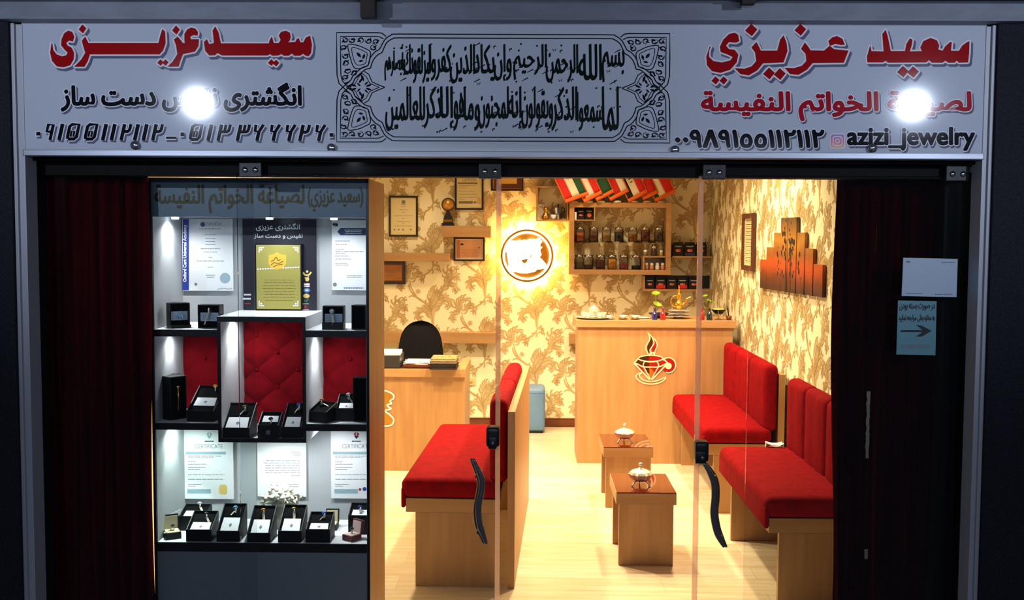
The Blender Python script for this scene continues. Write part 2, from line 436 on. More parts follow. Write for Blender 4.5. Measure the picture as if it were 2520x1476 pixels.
# Arabic / Persian letter joining (presentation forms), laid out right to left
FORMS = {}
for cp in list(range(0xFB50, 0xFE00)) + list(range(0xFE70, 0xFF00)):
    d = unicodedata.decomposition(chr(cp)).split()
    if len(d) == 2 and d[0] in ('<isolated>', '<initial>', '<medial>', '<final>'):
        FORMS.setdefault(chr(int(d[1], 16)), {})[d[0][1:-1]] = chr(cp)
TAT = '\u0640'
def shape(s):
    out = []; n = len(s)
    def nx(c): return c == TAT or 'initial' in FORMS.get(c, {})
    def pv(c): return c == TAT or 'final' in FORMS.get(c, {})
    for i, c in enumerate(s):
        f = FORMS.get(c)
        if not f: out.append(c); continue
        p = i > 0 and nx(s[i - 1]) and 'final' in f
        q = i < n - 1 and pv(s[i + 1]) and 'initial' in f
        out.append(f.get('medial' if p and q else 'final' if p else 'initial' if q else 'isolated', c))
    return ''.join(out)[::-1]
GC = {'\u0668': ([(0.02, 0), (0.13, 0), (0.29, 0.5), (0.45, 0), (0.56, 0), (0.345, 0.68), (0.235, 0.68)], [(0, 1, 2, 6), (2, 3, 4, 5), (2, 5, 6)], 0.576)}
from mathutils.geometry import tessellate_polygon, interpolate_bezier
def _outlines(body):
    c = bpy.data.curves.new('t', 'FONT'); c.body = body; c.size = 1.0
    o = bpy.data.objects.new('t', c); COL.objects.link(o)
    dg = bpy.context.evaluated_depsgraph_get()
    cu = o.evaluated_get(dg).to_curve(dg); polys = []
    for sp in cu.splines:
        bp = sp.bezier_points; n = len(bp); P = []
        for k in range(n):
            a, b = bp[k], bp[(k + 1) % n]
            straight = (a.handle_right - a.co).length < 1e-6 and (b.handle_left - b.co).length < 1e-6
            seg = [a.co] if straight else interpolate_bezier(a.co, a.handle_right, b.handle_left, b.co, 5)[:-1]
            P += [(v[0], v[1]) for v in seg]
        Q = [p for k, p in enumerate(P) if math.hypot(p[0] - P[k - 1][0], p[1] - P[k - 1][1]) > 1e-5]
        if len(Q) > 2: polys.append(Q)
    o.to_curve_clear(); bpy.data.objects.remove(o); bpy.data.curves.remove(c)
    return polys
def _area(P): return 0.5 * sum(P[k - 1][0] * P[k][1] - P[k][0] * P[k - 1][1] for k in range(len(P)))
def _inside(p, P):
    r = False
    for k in range(len(P)):
        (x1, y1), (x2, y2) = P[k - 1], P[k]
        if (y1 > p[1]) != (y2 > p[1]) and p[0] < (x2 - x1) * (p[1] - y1) / (y2 - y1) + x1: r = not r
    return r
def glyph(ch):
    if ch not in GC:
        if ch == ' ': GC[ch] = ([], [], 0.26); return GC[ch]
        ex = lambda pl: max(p[0] for P in pl for p in P) - min(p[0] for P in pl for p in P)
        adv = ex(_outlines('I' + ch + 'I')) - ex(_outlines('II'))
        pl = _outlines(ch); sg = max(pl, key=lambda P: abs(_area(P))); sg = 1 if _area(sg) > 0 else -1
        outs = [P for P in pl if _area(P) * sg > 0]; holes = [P for P in pl if _area(P) * sg <= 0]
        vs, fs = [], []
        for O in outs:
            loops = [O] + [Hh for Hh in holes if _inside(Hh[0], O)]
            b = len(vs); vs += [p for L in loops for p in L]
            fs += [tuple(b + q for q in t) for t in tessellate_polygon([[Vector((x, y, 0)) for x, y in L] for L in loops])]
        GC[ch] = (vs, fs, adv)
    return GC[ch]
def lay(s, rtl=True):
    """list of (verts, faces) per glyph in font units"""
    x = 0.0; out = []
    for ch in (shape(s) if rtl else s):
        vs, fs, adv = glyph(ch)
        if vs: out.append(([(x + a, b) for a, b in vs], fs))
        x += adv
    return out
def text(art, s, x0, y0, x1, y1, mi=0, l=0.0, rtl=True, bold=0.0, nib=None, n=6, dx=0, dy=0, glyphs=None, lstep=0.1):
    """Fit the inked extent of s into the rectangle (v grows downward). bold = ring radius in plane units."""
    g = glyphs or lay(s, rtl)
    xs = [p[0] for vs, _ in g for p in vs]; ys = [p[1] for vs, _ in g for p in vs]
    ax, bx, ay, by = min(xs), max(xs), min(ys), max(ys)
    sx, sy = (x1 - x0) / (bx - ax), (y1 - y0) / (by - ay)
    offs = [(0, 0)]
    if nib: offs = [(nib[0] * t, nib[1] * t) for t in (-1, -0.5, 0, 0.5, 1)]
    elif bold: offs += [(bold * math.cos(2 * math.pi * k / n), bold * math.sin(2 * math.pi * k / n)) for k in range(n)]
    i = 0
    for vs, fs in g:
        for ox, oy in offs:
            ll = l + lstep * (i % 40); i += 1
            bv = [art.mb.bm.verts.new(art.P(x0 + (a - ax) * sx + ox + dx, y1 - (b - ay) * sy + oy + dy, ll)) for a, b in vs]
            for f in fs:
                try:
                    q = art.mb.bm.faces.new([bv[k] for k in f]); q.material_index = mi
                except ValueError: pass
def fancy(art, s, x0, y0, x1, y1, mi, rtl=True, bold=1.5, out=3.5, sh=(4, 5), mis=(1, 2)):
    """coloured lettering with a white outline and an offset printed grey copy"""
    text(art, s, x0, y0, x1, y1, mis[1], 0.0, rtl, out * 0.9, n=7, dx=sh[0], dy=sh[1])
    text(art, s, x0, y0, x1, y1, mis[0], 4.5, rtl, out, n=9)
    text(art, s, x0, y0, x1, y1, mi, 9.0, rtl, bold, n=6)
# ================================================================ room shell
XL, XR, YB, ZC = -1.82, 1.53, 5.25, 2.7
MB().box((XL, -0.02, -0.06), (XR, YB, 0)).build('floor', FLOORM)['kind'] = 'structure'
MB().box((XL, 0.0, ZC), (XR, YB, ZC + 0.06)).build('ceiling', CEILM)['kind'] = 'structure'
MB().box((XL - 0.06, 0.0, 0), (XL, YB, ZC)).build('wall_left', WALLP)['kind'] = 'structure'

# ---- damask wallpaper motif, drawn once around a plume base at (0,0); u right, v down, unit = 1 photo zoom px
def motif_strokes():
    S = []   # (path, widths, material)
    def frond(path, w0, w1, lobes=0, side=1, mi=0):
        p = smooth(path, 6); n = len(p)
        ws = [1.05 * (w0 + (w1 - w0) * (i / (n - 1))) + 3 for i in range(n)]
        ws[-1] *= 0.45; ws[-2] *= 0.8
        S.append((p, ws, mi))
        S.append((p[1:-1], [max(1.6, w * 0.09) for w in ws[1:-1]], 1))
        for sd, cnt, k1 in ((side, int(lobes * 1.8), 1.0), (-side, int(lobes * 1.2), 0.62)):
            for k in range(cnt):
                i = min(n - 3, int((k + 0.5) / cnt * (n - 2))); (x, y) = p[i]; (x2, y2) = p[min(n - 1, i + 2)]
                tx, ty = x2 - x, y2 - y; d = math.hypot(tx, ty) or 1; tx /= d; ty /= d
                L = (22 + ws[i] * 0.85) * k1
                nx, ny = -ty * sd, tx * sd
                q = smooth([(x, y), (x + tx * L * 0.30 + nx * L * 0.45, y + ty * L * 0.30 + ny * L * 0.45), (x + tx * L * 0.85 + nx * L * 0.80, y + ty * L * 0.85 + ny * L * 0.80), (x + tx * L * 1.20 + nx * L * 0.62, y + ty * L * 1.20 + ny * L * 0.62)], 4)
                m_ = len(q) - 1
                S.append((q, [(ws[i] * 0.50 + 7 * k1) * (1.0 if j < m_ * .55 else 1.0 - 0.75 * (j / m_ - .55) / .45) for j in range(m_ + 1)], mi))
                S.append(([(a + nx * 2.0, b + ny * 2.0) for a, b in q[2:]], [2.2] * (m_ - 1), 1))
    # plume stem
    frond([(0, 0), (-6, -60), (-12, -130), (-20, -175)], 8, 52)
    frond([(-20, -150), (10, -215), (60, -270), (115, -285), (160, -255), (155, -205), (125, -198)], 44, 12, 6, 1)
    frond([(-20, -160), (-10, -240), (18, -300), (40, -350), (55, -352)], 40, 8, 5, 1)
    frond([(-25, -160), (-30, -230), (-12, -300), (5, -340), (18, -350), (24, -330)], 34, 8, 5, -1)
    frond([(-5, -90), (-25, -150), (-70, -185), (-125, -178), (-155, -140), (-150, -95), (-125, -85)], 34, 14, 6, -1)
    frond([(-18, -150), (-60, -220), (-120, -265), (-175, -305), (-215, -360), (-225, -405)], 22, 9, 0)
    frond([(-120, -265), (-150, -290), (-200, -300), (-225, -285)], 12, 6)
    frond([(30, -265), (75, -330), (105, -400), (130, -455), (165, -490)], 26, 22, 4, 1)
    frond([(150, -470), (185, -500), (215, -495), (232, -470), (222, -445)], 24, 9, 3, 1)
    frond([(140, -455), (120, -500), (135, -540), (165, -545), (170, -520)], 22, 8, 3, -1)
    frond([(165, -480), (180, -530), (205, -560), (220, -550)], 18, 6, 2, 1)
    frond([(120, -420), (170, -420), (215, -385), (222, -345), (200, -338)], 22, 9, 4, 1)
    # rosette
    c = [(-138 + 17 * math.cos(a * math.pi / 6), -340 + 17 * math.sin(a * math.pi / 6)) for a in range(13)]
    S.append((c, [13] * 13, 0)); S.append(([(-144, -340), (-132, -340)], [14, 14], 1))
    # flourish below the base
    frond([(0, 0), (25, -18), (52, 0), (55, 32), (40, 40)], 12, 8, 2, 1)
    frond([(0, 0), (-30, 45), (-85, 80), (-150, 100), (-215, 118)], 10, 18, 2, -1)
    frond([(-130, 95), (-100, 100), (-90, 130), (-108, 140)], 14, 6, 2, 1)
    frond([(-215, 110), (-235, 65), (-215, 25), (-180, 8), (-168, 30)], 26, 10, 4, -1)
    frond([(-220, 115), (-262, 85), (-255, 50), (-232, 45)], 22, 8, 3, -1)
    frond([(-225, 118), (-275, 125), (-312, 160), (-312, 205), (-290, 210)], 24, 10, 4, -1)
    frond([(-190, 100), (-160, 60), (-130, 48), (-120, 62)], 18, 8, 3, 1)
    frond([(-215, 130), (-205, 185), (-180, 235), (-150, 270)], 9, 8)
    return S
MOT = motif_strokes()
def wallpaper(f, nrm, U, V, u0, v0, sc, mb_wall, name, pu=950, pv=570):
    a = Art(f, nrm, 0.0004, 0.0005); a.mb = mb_wall
    inside = lambda p: 0 <= p[0] <= U and 0 <= p[1] <= V
    for i in range(-int(u0 / (pu * sc / 2)) - 3, int((U - u0) / (pu * sc / 2)) + 4):
        for j in range(-int(v0 / (pv * sc)) - 3, int((V - v0) / (pv * sc)) + 4):
            cx, cy = u0 + i * pu / 2 * sc, v0 + (j * pv + (pv / 2 if i % 2 else 0)) * sc
            for k, (p, ws, mi) in enumerate(MOT):
                q = [(cx + x * sc, cy + y * sc) for x, y in p]
                if all(inside(t) for t in q):
                    a.stroke(q, [w * sc for w in ws], mi + 1, {0: 0.2 + 0.09 * (k % 13), 1: 2.2, 2: 2.6}[mi], ramp=0.5)
                else:                                   # cut at the wall's edge
                    run, rw = [], []
                    for t, w in zip(q + [(-9, -9)], ws + [0]):
                        if inside(t): run.append(t); rw.append(w * sc)
                        else:
                            if len(run) > 1: a.stroke(run, rw, mi + 1, 0.9)
                            run, rw = [], []
    return mb_wall.build(name, [WALLP, MOTIF, MOTIF2, MOTIF3], recalc=False)
MSC = 0.885 / 950
pb = at(940 + 1410 / 3.69, 660 + 555 / 3.69, YB)
wb = MB().box((XL, YB, 0), (XR, YB + 0.06, ZC))
wallpaper(lambda u, v: Vector((XL + u, YB, ZC - v)), (0, -1, 0), XR - XL, ZC, pb.x - XL, ZC - pb.z, MSC, wb, 'wall_back')['kind'] = 'structure'
wr = MB().box((XR, 0.0, 0), (XR + 0.06, YB, ZC))
wallpaper(lambda u, v: Vector((XR, YB - u, ZC - v)), (-1, 0, 0), YB, ZC, 0.25, 0.1, MSC, wr, 'wall_right')['kind'] = 'structure'
sk = MB()
for z0, z1, t in ((0, 0.062, 0.018), (0.062, 0.074, 0.012)): sk.box((XL + 0.001, YB - t, z0 + 0.001), (XR - 0.001, YB - 0.0025, z1), 0.003)
struct(sk.build('baseboard_back', WOODB))
MB().box((XL, -0.06, 2.12), (XR, 0.10, ZC)).build('wall_front', CEILM)['kind'] = 'structure'

# ================================================================ storefront frame
YS = -0.10
sTL, sBR = at(60, 52, YS), at(2420, 377, YS)
sx0, sx1 = at(56, 200, YS).x, at(2424, 200, YS).x
sz1, sz0 = at(1240, 53, YS).z, at(1240, 375, YS).z
def SP(px, py): return at(px, py, YS)
# side pillars, beam, soffit
bz0, bz1 = at(1260, 51, -0.15).z, at(1260, 9, -0.15).z
fxl0, fxl1 = at(36, 300, -0.1).x, at(61, 300, -0.1).x
fxr0, fxr1 = at(2419, 300, -0.1).x, at(2440, 300, -0.1).x
struct(MB().box((fxl0 - 0.9, -0.13, -0.3), (fxl0 - 0.001, 0.2, bz0 - 0.002)).build('wall_outer_left', STONE))
struct(MB().box((fxr1 + 0.001, -0.13, -0.3), (fxr1 + 0.9, 0.2, bz0 - 0.002)).build('wall_outer_right', STONE))
bm_ = MB().box((fxl0 - 0.9, -0.15, bz0), (fxr1 + 0.9, 0.2, bz1 + 0.03))
bm_.box((fxl0 - 0.9, -0.165, bz0), (fxr1 + 0.9, -0.15, bz0 + 0.006))
struct(bm_.build('trim_1', BEAMM))
sf = MB().box((fxl0 - 0.9, -0.42, bz1 + 0.020), (fxr1 + 0.9, -0.15, bz1 + 0.06))
for k in range(3): sf.box((fxl0 - 0.9, -0.41 + k * 0.09, bz1 + 0.010), (fxr1 + 0.9, -0.35 + k * 0.09, bz1 + 0.020))
struct(sf.build('trim_2', SOFF))
for (px, y1, w, lab) in ((907, 46, 0.05, 'dark block hanging from the soffit above the calligraphy panel, the longer one'), (1840, 12, 0.045, 'short dark block stub hanging from the soffit right of the calligraphy panel')):
    p = at(px, y1, -0.22)
    b = MB().box((p.x - w / 2, -0.24, p.z), (p.x + w / 2, -0.20, bz1 + 0.0095), 0.006).box((p.x - w, -0.25, bz1 + 0.002), (p.x + w, -0.19, bz1 + 0.0095), 0.002)
    tag(b.build('hanging_block', SOFF), lab, 'bracket')  # plain dark blocks below the soffit, in front of the beam
# uprights, header, bottom rail of the sign
up = MB().box((fxl0, -0.115, -0.3), (fxl0 + 0.012, 0.0, bz0 - 0.004), 0.002).box((fxl0 + 0.012, -0.104, -0.3), (fxl1, -0.02, bz0 - 0.006), 0.002)
struct(up.build('trim_3', ALUS))
up = MB().box((fxr1 - 0.012, -0.115, -0.3), (fxr1, 0.0, bz0 - 0.004), 0.002).box((fxr0, -0.104, -0.3), (fxr1 - 0.012, -0.02, bz0 - 0.006), 0.002)
struct(up.build('trim_4', ALUS))
rz1, rz0 = at(1240, 372, -0.12).z, at(1240, 388, -0.12).z
rl = MB().box((fxl1 + 0.001, -0.122, rz0), (fxr0 - 0.001, -0.06, rz1), 0.003)
struct(rl.build('trim_5', ALU))
hz0 = at(1300, 437, 0.05).z
hd = MB().box((fxl1, 0.012, hz0), (fxr0, 0.10, 2.125)).box((fxl1, -0.05, rz0 + 0.012), (fxr0, 0.012, 2.125)).box((fxl1, -0.05, rz0 - 0.012), (fxr0, -0.044, rz0 + 0.012))
struct(hd.build('trim_6', HEADER))
pd = at(865, 403, -0.02)
dl = thing('downlight', 'small white round downlight under the black rail above the showcase', 'light', (pd.x, -0.02, rz0 - 0.01))
MB().lathe([(0.0, 0.0), (0.026, 0.0), (0.026, -0.006), (0.021, -0.010), (0.0, -0.010)], (pd.x, -0.02, rz0 + 0.010)).build('housing', WHITE, dl)
MB().lathe([(0.0, -0.0102), (0.020, -0.0102), (0.014, -0.016), (0.0, -0.017)], (pd.x, -0.02, rz0 + 0.010)).build('lens', LEDW, dl)

# ================================================================ sign board
sign = thing('sign_board', 'long pale blue shop sign board with red names and framed calligraphy above the doors', 'sign', ((sx0 + sx1) / 2, YS, sz0))
MB().box((sx0, YS, sz0), (sx1, YS + 0.025, sz1), 0.001).build('panel', PANEL, sign)
MATS = [SRED, SWHT, SSHD, SBLK, GREENINK, SRED2]
def sign_art(step=0.0002): return Art(SP, (0, -1, 0), step)
def zp(pts, ox, oy, s): return [(ox + x / s, oy + y / s) for x, y in pts]
def dia(x, y, r, k=1.0): return [(x, y - r), (x + r * k, y - r * 0.1), (x + r * 0.1, y + r), (x - r * k, y + r * 0.1)]
def title(polys, ox, oy, s, name):
    a = sign_art()
    P = [zp(p, ox, oy, s) for p in polys]
    for k, p in enumerate(P): a.ring(p, 4.2, 9, 2, 0.02 * k, 5, 6)
    for k, p in enumerate(P): a.ring(p, 4.0, 10, 1, 2.0 + 0.02 * k)
    for k, p in enumerate(P): a.poly(p, 0, 4.0 + 0.02 * k)
    return a.build(name, MATS, sign)
left_title = [
    [(2290, 262), (2304, 330), (2297, 392), (2280, 415), (2258, 412), (2238, 398), (2215, 412), (2172, 412), (2155, 396), (2132, 412), (2095, 412), (2078, 400), (2055, 410), (2010, 412), (1995, 400), (1975, 410), (1640, 410), (1605, 392), (1590, 408), (1545, 410), (1515, 375), (1506, 310), (1528, 288), (1545, 325), (1580, 318), (1570, 225), (1590, 195), (1615, 240), (1632, 320), (1985, 320), (1992, 295), (2008, 268), (2022, 318), (2058, 318), (2072, 295), (2058, 262), (2075, 236), (2110, 227), (2140, 240), (2148, 272), (2140, 300), (2128, 312), (2180, 310), (2192, 288), (2206, 280), (2218, 312), (2240, 312), (2258, 278)],
    [(1362, 300), (1362, 250), (1385, 215), (1415, 203), (1445, 212), (1463, 238), (1460, 264), (1430, 260), (1405, 272), (1412, 290), (1470, 290), (1466, 342), (1440, 382), (1352, 400), (1336, 442), (1320, 492), (1238, 492), (1275, 455), (1310, 400), (1300, 335), (1284, 292), (1312, 270), (1340, 302), (1350, 318), (1366, 318)],
    dia(1300, 222, 34, .85), dia(1185, 462, 24), dia(1222, 462, 24), dia(610, 214, 34, .85), dia(2003, 462, 25), dia(2038, 466, 25),
    [(1183, 265), (1200, 213), (1220, 235), (1224, 320), (1206, 372), (1180, 402), (665, 402), (650, 450), (625, 493), (548, 493), (600, 440), (630, 390), (612, 330), (605, 300), (630, 270), (655, 318), (1170, 318)],
    [(382, 312), (371, 390), (385, 450), (420, 490), (470, 497), (520, 482), (545, 440), (549, 390), (530, 352), (500, 336), (490, 316), (512, 300), (540, 308), (550, 270), (535, 236), (505, 226), (475, 245), (455, 290), (452, 335), (478, 368), (500, 388), (490, 408), (460, 416), (420, 402), (395, 370), (390, 330)]]
title(left_title, 0, 0, 3.0, 'name_lettering')
right_title = [
    [(2135, 290), (2133, 370), (2125, 440), (2060, 442), (2045, 428), (2030, 442), (1985, 442), (1965, 428), (1945, 442), (1870, 442), (1850, 424), (1830, 440), (1560, 442), (1545, 428), (1525, 440), (1415, 440), (1412, 400), (1435, 318), (1445, 360), (1530, 362), (1520, 240), (1545, 210), (1560, 260), (1580, 360), (1680, 360), (1690, 310), (1715, 270), (1733, 280), (1728, 320), (1715, 362), (1800, 360), (1788, 335), (1810, 290), (1860, 267), (1905, 284), (1922, 320), (1915, 348), (1945, 358), (1965, 325), (2002, 293), (2010, 300), (2005, 358), (2060, 358), (2085, 320), (2120, 295)],
    [(1110, 357), (1150, 322), (1140, 290), (1165, 265), (1200, 253), (1240, 273), (1257, 316), (1230, 318), (1190, 310), (1152, 324), (1180, 346), (1283, 357), (1250, 442), (1030, 445), (990, 492), (930, 528), (870, 522), (833, 478), (900, 480), (955, 462), (985, 430), (980, 380), (948, 345), (975, 298), (1000, 330), (1015, 355)],
    dia(943, 210, 42), dia(597, 212, 44), dia(722, 518, 42), dia(798, 522, 42), dia(345, 567, 29), dia(402, 567, 29), dia(1665, 505, 41), dia(1737, 508, 41),
    [(825, 248), (846, 300), (853, 360), (825, 440), (680, 447), (640, 497), (580, 532), (520, 522), (480, 480), (550, 484), (600, 467), (632, 430), (624, 370), (598, 335), (633, 295), (650, 325), (665, 357), (780, 357), (790, 320), (800, 280)],
    [(306, 322), (280, 400), (285, 460), (320, 502), (380, 514), (450, 492), (495, 440), (507, 385), (480, 350), (440, 346), (420, 322), (440, 297), (490, 302), (513, 290), (505, 245), (480, 230), (440, 240), (400, 280), (376, 330), (382, 368), (430, 384), (466, 402), (450, 426), (390, 440), (330, 430), (300, 400), (300, 360), (312, 332)]]
title(right_title, 1640, 0, 2.8636, 'name_lettering')
a = sign_art(); fancy(a, 'انگشتری نفیس دست ساز', 152, 205, 741, 273, 3, bold=2.4, out=5.0); a.build('trade_lettering', MATS, sign)
a = sign_art(); fancy(a, 'لصياغة الخواتم النفيسة', 1727, 226, 2388, 296, 5, bold=2.8, out=5.4); a.build('trade_lettering', MATS, sign)
a = sign_art(); fancy(a, '٠٠٩٨٩١٥٥١١٢١١٢', 1662, 321, 2026, 362, 3, rtl=False, bold=2.6, out=5.0); a.build('phone_lettering', MATS, sign)
a = sign_art(); fancy(a, 'azizi_jewelry', 2086, 314, 2397, 369, 3, rtl=False, bold=2.4, out=5.0); a.build('handle_lettering', MATS, sign)
# block-drawn slanted phone number
DG = {'0': [([(0, .38), (0, .28)], .11)],
      '1': [([(0, 1), (0, 0)], .22)],
      '2': [([(-.26, 1), (-.26, 0)], .2), ([(-.26, .54), (.1, .54), (.2, .6), (.24, .72), (.24, 1)], .17)],
      '3': [([(-.34, 1), (-.34, 0)], .2), ([(-.34, .54), (.22, .54), (.32, .6), (.36, .72), (.36, 1)], .16), ([(.02, .56), (.02, .98)], .15)],
      '5': [([(-.3, .06), (-.36, .2), (-.36, .85), (-.2, .97), (.36, .97), (.36, .2), (.2, .06), (-.3, .06)], .18), ([(-.12, .2), (-.12, .55), (.1, .55), (.1, .2)], .1)],
      '6': [([(-.3, 1), (-.26, .6), (.06, .55), (.3, 1)], .17), ([(.06, .55), (.06, 0)], .2)],
      '9': [([(.12, .52), (-.26, .52), (-.26, .95), (.14, .95), (.14, 0)], .18)],
      '-': [([(-.4, .16), (.4, .16)], .1)]}
seq = [('0', 285), ('9', 370), ('1', 450), ('5', 540), ('5', 672), ('1', 772), ('1', 836), ('2', 932), ('1', 1008), ('1', 1072), ('2', 1165), ('-', 1272), ('0', 1350), ('5', 1447), ('1', 1550), ('3', 1655), ('3', 1797), ('6', 1905), ('6', 2025), ('6', 2140), ('2', 2250), ('6', 2360), ('0', 2450)]
a = sign_art()
for (dx, dy, ex, mi, l) in ((4, 5, 4.5, 2, 0), (0, 0, 5.0, 1, 1.2), (0, 0, 0, 3, 2.4)):
    for i, (c, zx) in enumerate(seq):
        for path, w in DG[c]:
            P = []
            for u, v in path:
                vv = v
                P.append(((zx + u * 92 + (v - .5) * 26) / 3.0 + dx, (1032 - v * 118 + (zx - 285) * 0.004) / 3.0 + dy))
            if c == '0': P = [(P[0][0] - 4.5, P[0][1]), (P[0][0] + 4.5, P[0][1])]; ww = 9
            else: ww = w * 32 + 2.2
            if ex:
                d = [P[0]] + P[1:]
                q0 = (P[0][0] + (P[0][0] - P[1][0]) / (math.hypot(P[0][0] - P[1][0], P[0][1] - P[1][1]) or 1) * ex / 2, P[0][1] + (P[0][1] - P[1][1]) / (math.hypot(P[0][0] - P[1][0], P[0][1] - P[1][1]) or 1) * ex / 2)
                P = [q0] + P[1:]
            a.stroke(P, ww + ex, mi, l + 0.02 * (i % 20))
a.build('phone_lettering', MATS, sign)
# photo-app icon
ic = MB(); n_ = 24
def rr(px, py, h, r, n=6):
    out = []
    for (sx_, sy_, a0) in ((1, 1, 0), (-1, 1, 90), (-1, -1, 180), (1, -1, 270)):
        for k in range(n + 1):
            t = R(a0 + 90 * k / n); out.append((px + sx_ * (h - r) + r * math.cos(t), py + sy_ * (h - r) + r * math.sin(t)))
    return out
a = sign_art(); a.poly(rr(2061, 347, 18.5, 6), 0, 0.0); a.poly(rr(2061, 347, 16.5, 5), 1, 1.0)
a.stroke(rr(2061, 347, 11, 4.5), 2.4, 0, 2.0, True)
a.stroke([(2061 + 5 * math.cos(t * .5236), 347 + 5 * math.sin(t * .5236)) for t in range(12)], 2.2, 0, 2.0, True)
a.disc((2068, 340), 1.5, 0, 2.0, 10)
a.build('icon', [SWHT, gradient_mat()], sign)

# ornamental calligraphy frame: one quarter drawn in zoom px (origin 820,60; 4.92/px), mirrored
CX, CY = 1238.5, 216.0
a = sign_art()
def quad4(path, w_, mi=3, l=0.0, closed=False):
    base = [(820 + x / 4.921, 60 + y / 4.921) for x, y in path]
    for sx_ in (1, -1):
        for sy_ in (1, -1):
            w = w_ if isinstance(w_, list) else w_ * 1.35
            P = [(CX + sx_ * (x - CX), CY + sy_ * (y - CY) + (x - CX) * sx_ * 0.0035) for x, y in base]
            a.stroke(P, w, mi, l, closed)
def leaf4(c, L, ang, w, mi=3, l=0.2):
    pts = []
    for k in range(9):
        t = k / 8; pts.append((c[0] + L * (t - .5) * math.cos(R(ang)), c[1] + L * (t - .5) * math.sin(R(ang))))
    quad4(pts, [0.3 + w * math.sin(math.pi * k / 8) for k in range(9)], mi, l)
inner = smooth([(2116, 168), (1400, 168), (800, 168), (720, 178), (650, 225), (615, 290), (590, 345), (540, 375), (490, 430), (460, 500), (450, 535), (395, 550), (330, 600), (265, 660), (235, 720), (160, 765)], 5)
outer = smooth([(2116, 122), (1400, 122), (780, 122), (700, 135), (630, 185), (590, 250), (560, 305), (510, 335), (455, 400), (430, 470), (418, 505), (360, 525), (300, 570), (240, 630), (205, 690), (130, 725)], 5)
quad4(inner, 2.0); quad4(outer, 2.0)
quad4([(640, 150), (590, 112), (540, 106), (42, 106), (42, 400), (46, 620), (70, 720), (130, 780), (200, 840)], 2.0)
quad4([(610, 180), (560, 156), (520, 152), (85, 152), (90, 400), (92, 610), (110, 690), (165, 745), (240, 815), (262, 870), (350, 945)], 1.8)
quad4(smooth([(182, 250), (300, 262), (390, 300), (450, 340), (440, 430), (420, 500), (330, 540), (255, 530), (215, 440), (190, 340)], 3, True), 1.8, closed=True)
quad4(smooth([(225, 290), (300, 300), (370, 330), (412, 360), (400, 430), (385, 480), (320, 500), (280, 490), (245, 420)], 3, True), 1.4, closed=True)
for (c, L, an, w) in (((310, 375), 80, 50, 7), ((370, 395), 70, 110, 6), ((335, 450), 60, 170, 5)): leaf4(c, L, an, w)
quad4([(375, 575), (430, 610), (470, 700), (530, 730), (625, 767)], 1.8); quad4([(350, 600), (400, 640), (440, 715), (500, 745), (560, 767)], 1.4)
quad4([(205, 765), (270, 720), (310, 640), (350, 600)], 1.4)
for (c, L, an, w) in (((355, 655), 90, 70, 6), ((330, 690), 70, 120, 5), ((250, 745), 70, 20, 5), ((430, 745), 80, 160, 5), ((310, 735), 60, 45, 4), ((400, 720), 60, -45, 4)): leaf4(c, L, an, w)
random.seed(3)
for (x, y) in ((140, 200), (230, 200), (330, 195), (430, 205), (520, 215), (490, 290), (130, 290), (150, 390), (150, 470), (170, 570), (150, 650), (250, 590)):
    s = random.choice((1, -1)); k0 = random.uniform(0, 360)
    sp_ = [(x + (46 - 3.8 * k) * math.cos(R(k0 + s * 42 * k)), y + (38 - 3.0 * k) * math.sin(R(k0 + s * 42 * k))) for k in range(10)]
    quad4(sp_, [1.4 + 0.4 * k for k in range(10)], 3, 0.4)
    leaf4((x + 22, y - 18), 44, random.uniform(0, 180), 3.4); leaf4((x - 24, y + 16), 40, random.uniform(0, 180), 3.0)
a.build('calligraphy_border', MATS, sign)
# calligraphy, two lines, broad-nib look
a = sign_art()
def cal(words, mi=4):
    for i, (w, x0, y0, x1, y1) in enumerate(words): text(a, w, x0, y0, x1, y1, mi, 0.04 * i, nib=(1.35, -0.9))
def spread(line, y0, y1, lows=()):
    cal([(w, x0, y0 + (14 if k in lows else 0), x1, y1 - (0 if k in lows else 6) * (k % 2)) for k, (w, x0, x1) in enumerate(line)])
spread([('بسم', 1482, 1536), ('الله', 1424, 1480), ('الرحمن', 1344, 1422), ('الرحيم', 1264, 1345)], 109, 203, (0,))
spread([('وإن', 1216, 1258), ('يكاد', 1166, 1216), ('الذين', 1108, 1168), ('كفروا', 1056, 1110), ('ليزلقونك', 994, 1060), ('بأبصارهم', 947, 996)], 109, 205)
spread([('لما', 1482, 1522), ('سمعوا', 1420, 1484), ('الذكر', 1358, 1420), ('ويقولون', 1284, 1360), ('إنه', 1250, 1285), ('لمجنون', 1178, 1251), ('وما', 1142, 1180), ('هو', 1117, 1143), ('إلا', 1084, 1117), ('ذكر', 1044, 1085), ('للعالمين', 949, 1045)], 213, 322, (1, 7))
random.seed(11)
def mark(x, y, k):
    if k == 0: a.stroke([(x - 7, y + 4), (x + 8, y - 4)], [1.5, 3.0], 4, 0.9)
    elif k == 1: a.stroke([(x - 2, y + 5), (x - 3, y), (x + 2, y - 3), (x + 3, y)], [1, 3.2, 3.2, 1.5], 4, 0.9)
    elif k == 2: a.poly(dia(x, y, 3.0), 4, 0.9)
    else: a.stroke([(x - 4, y - 3), (x - 1, y + 3), (x + 1, y - 2), (x + 3, y + 2), (x + 5, y - 4)], [1.2, 2.4, 2, 2.4, 1.2], 4, 0.9)
for i in range(58):
    x = random.uniform(958, 1525)
    for (ya, yb) in ((108, 126), (150, 178), (195, 206), (216, 240), (262, 285), (308, 325)):
        if random.random() < 0.34: mark(x + random.uniform(-8, 8), random.uniform(ya, yb), random.randrange(4))
a.build('calligraphy', MATS, sign)
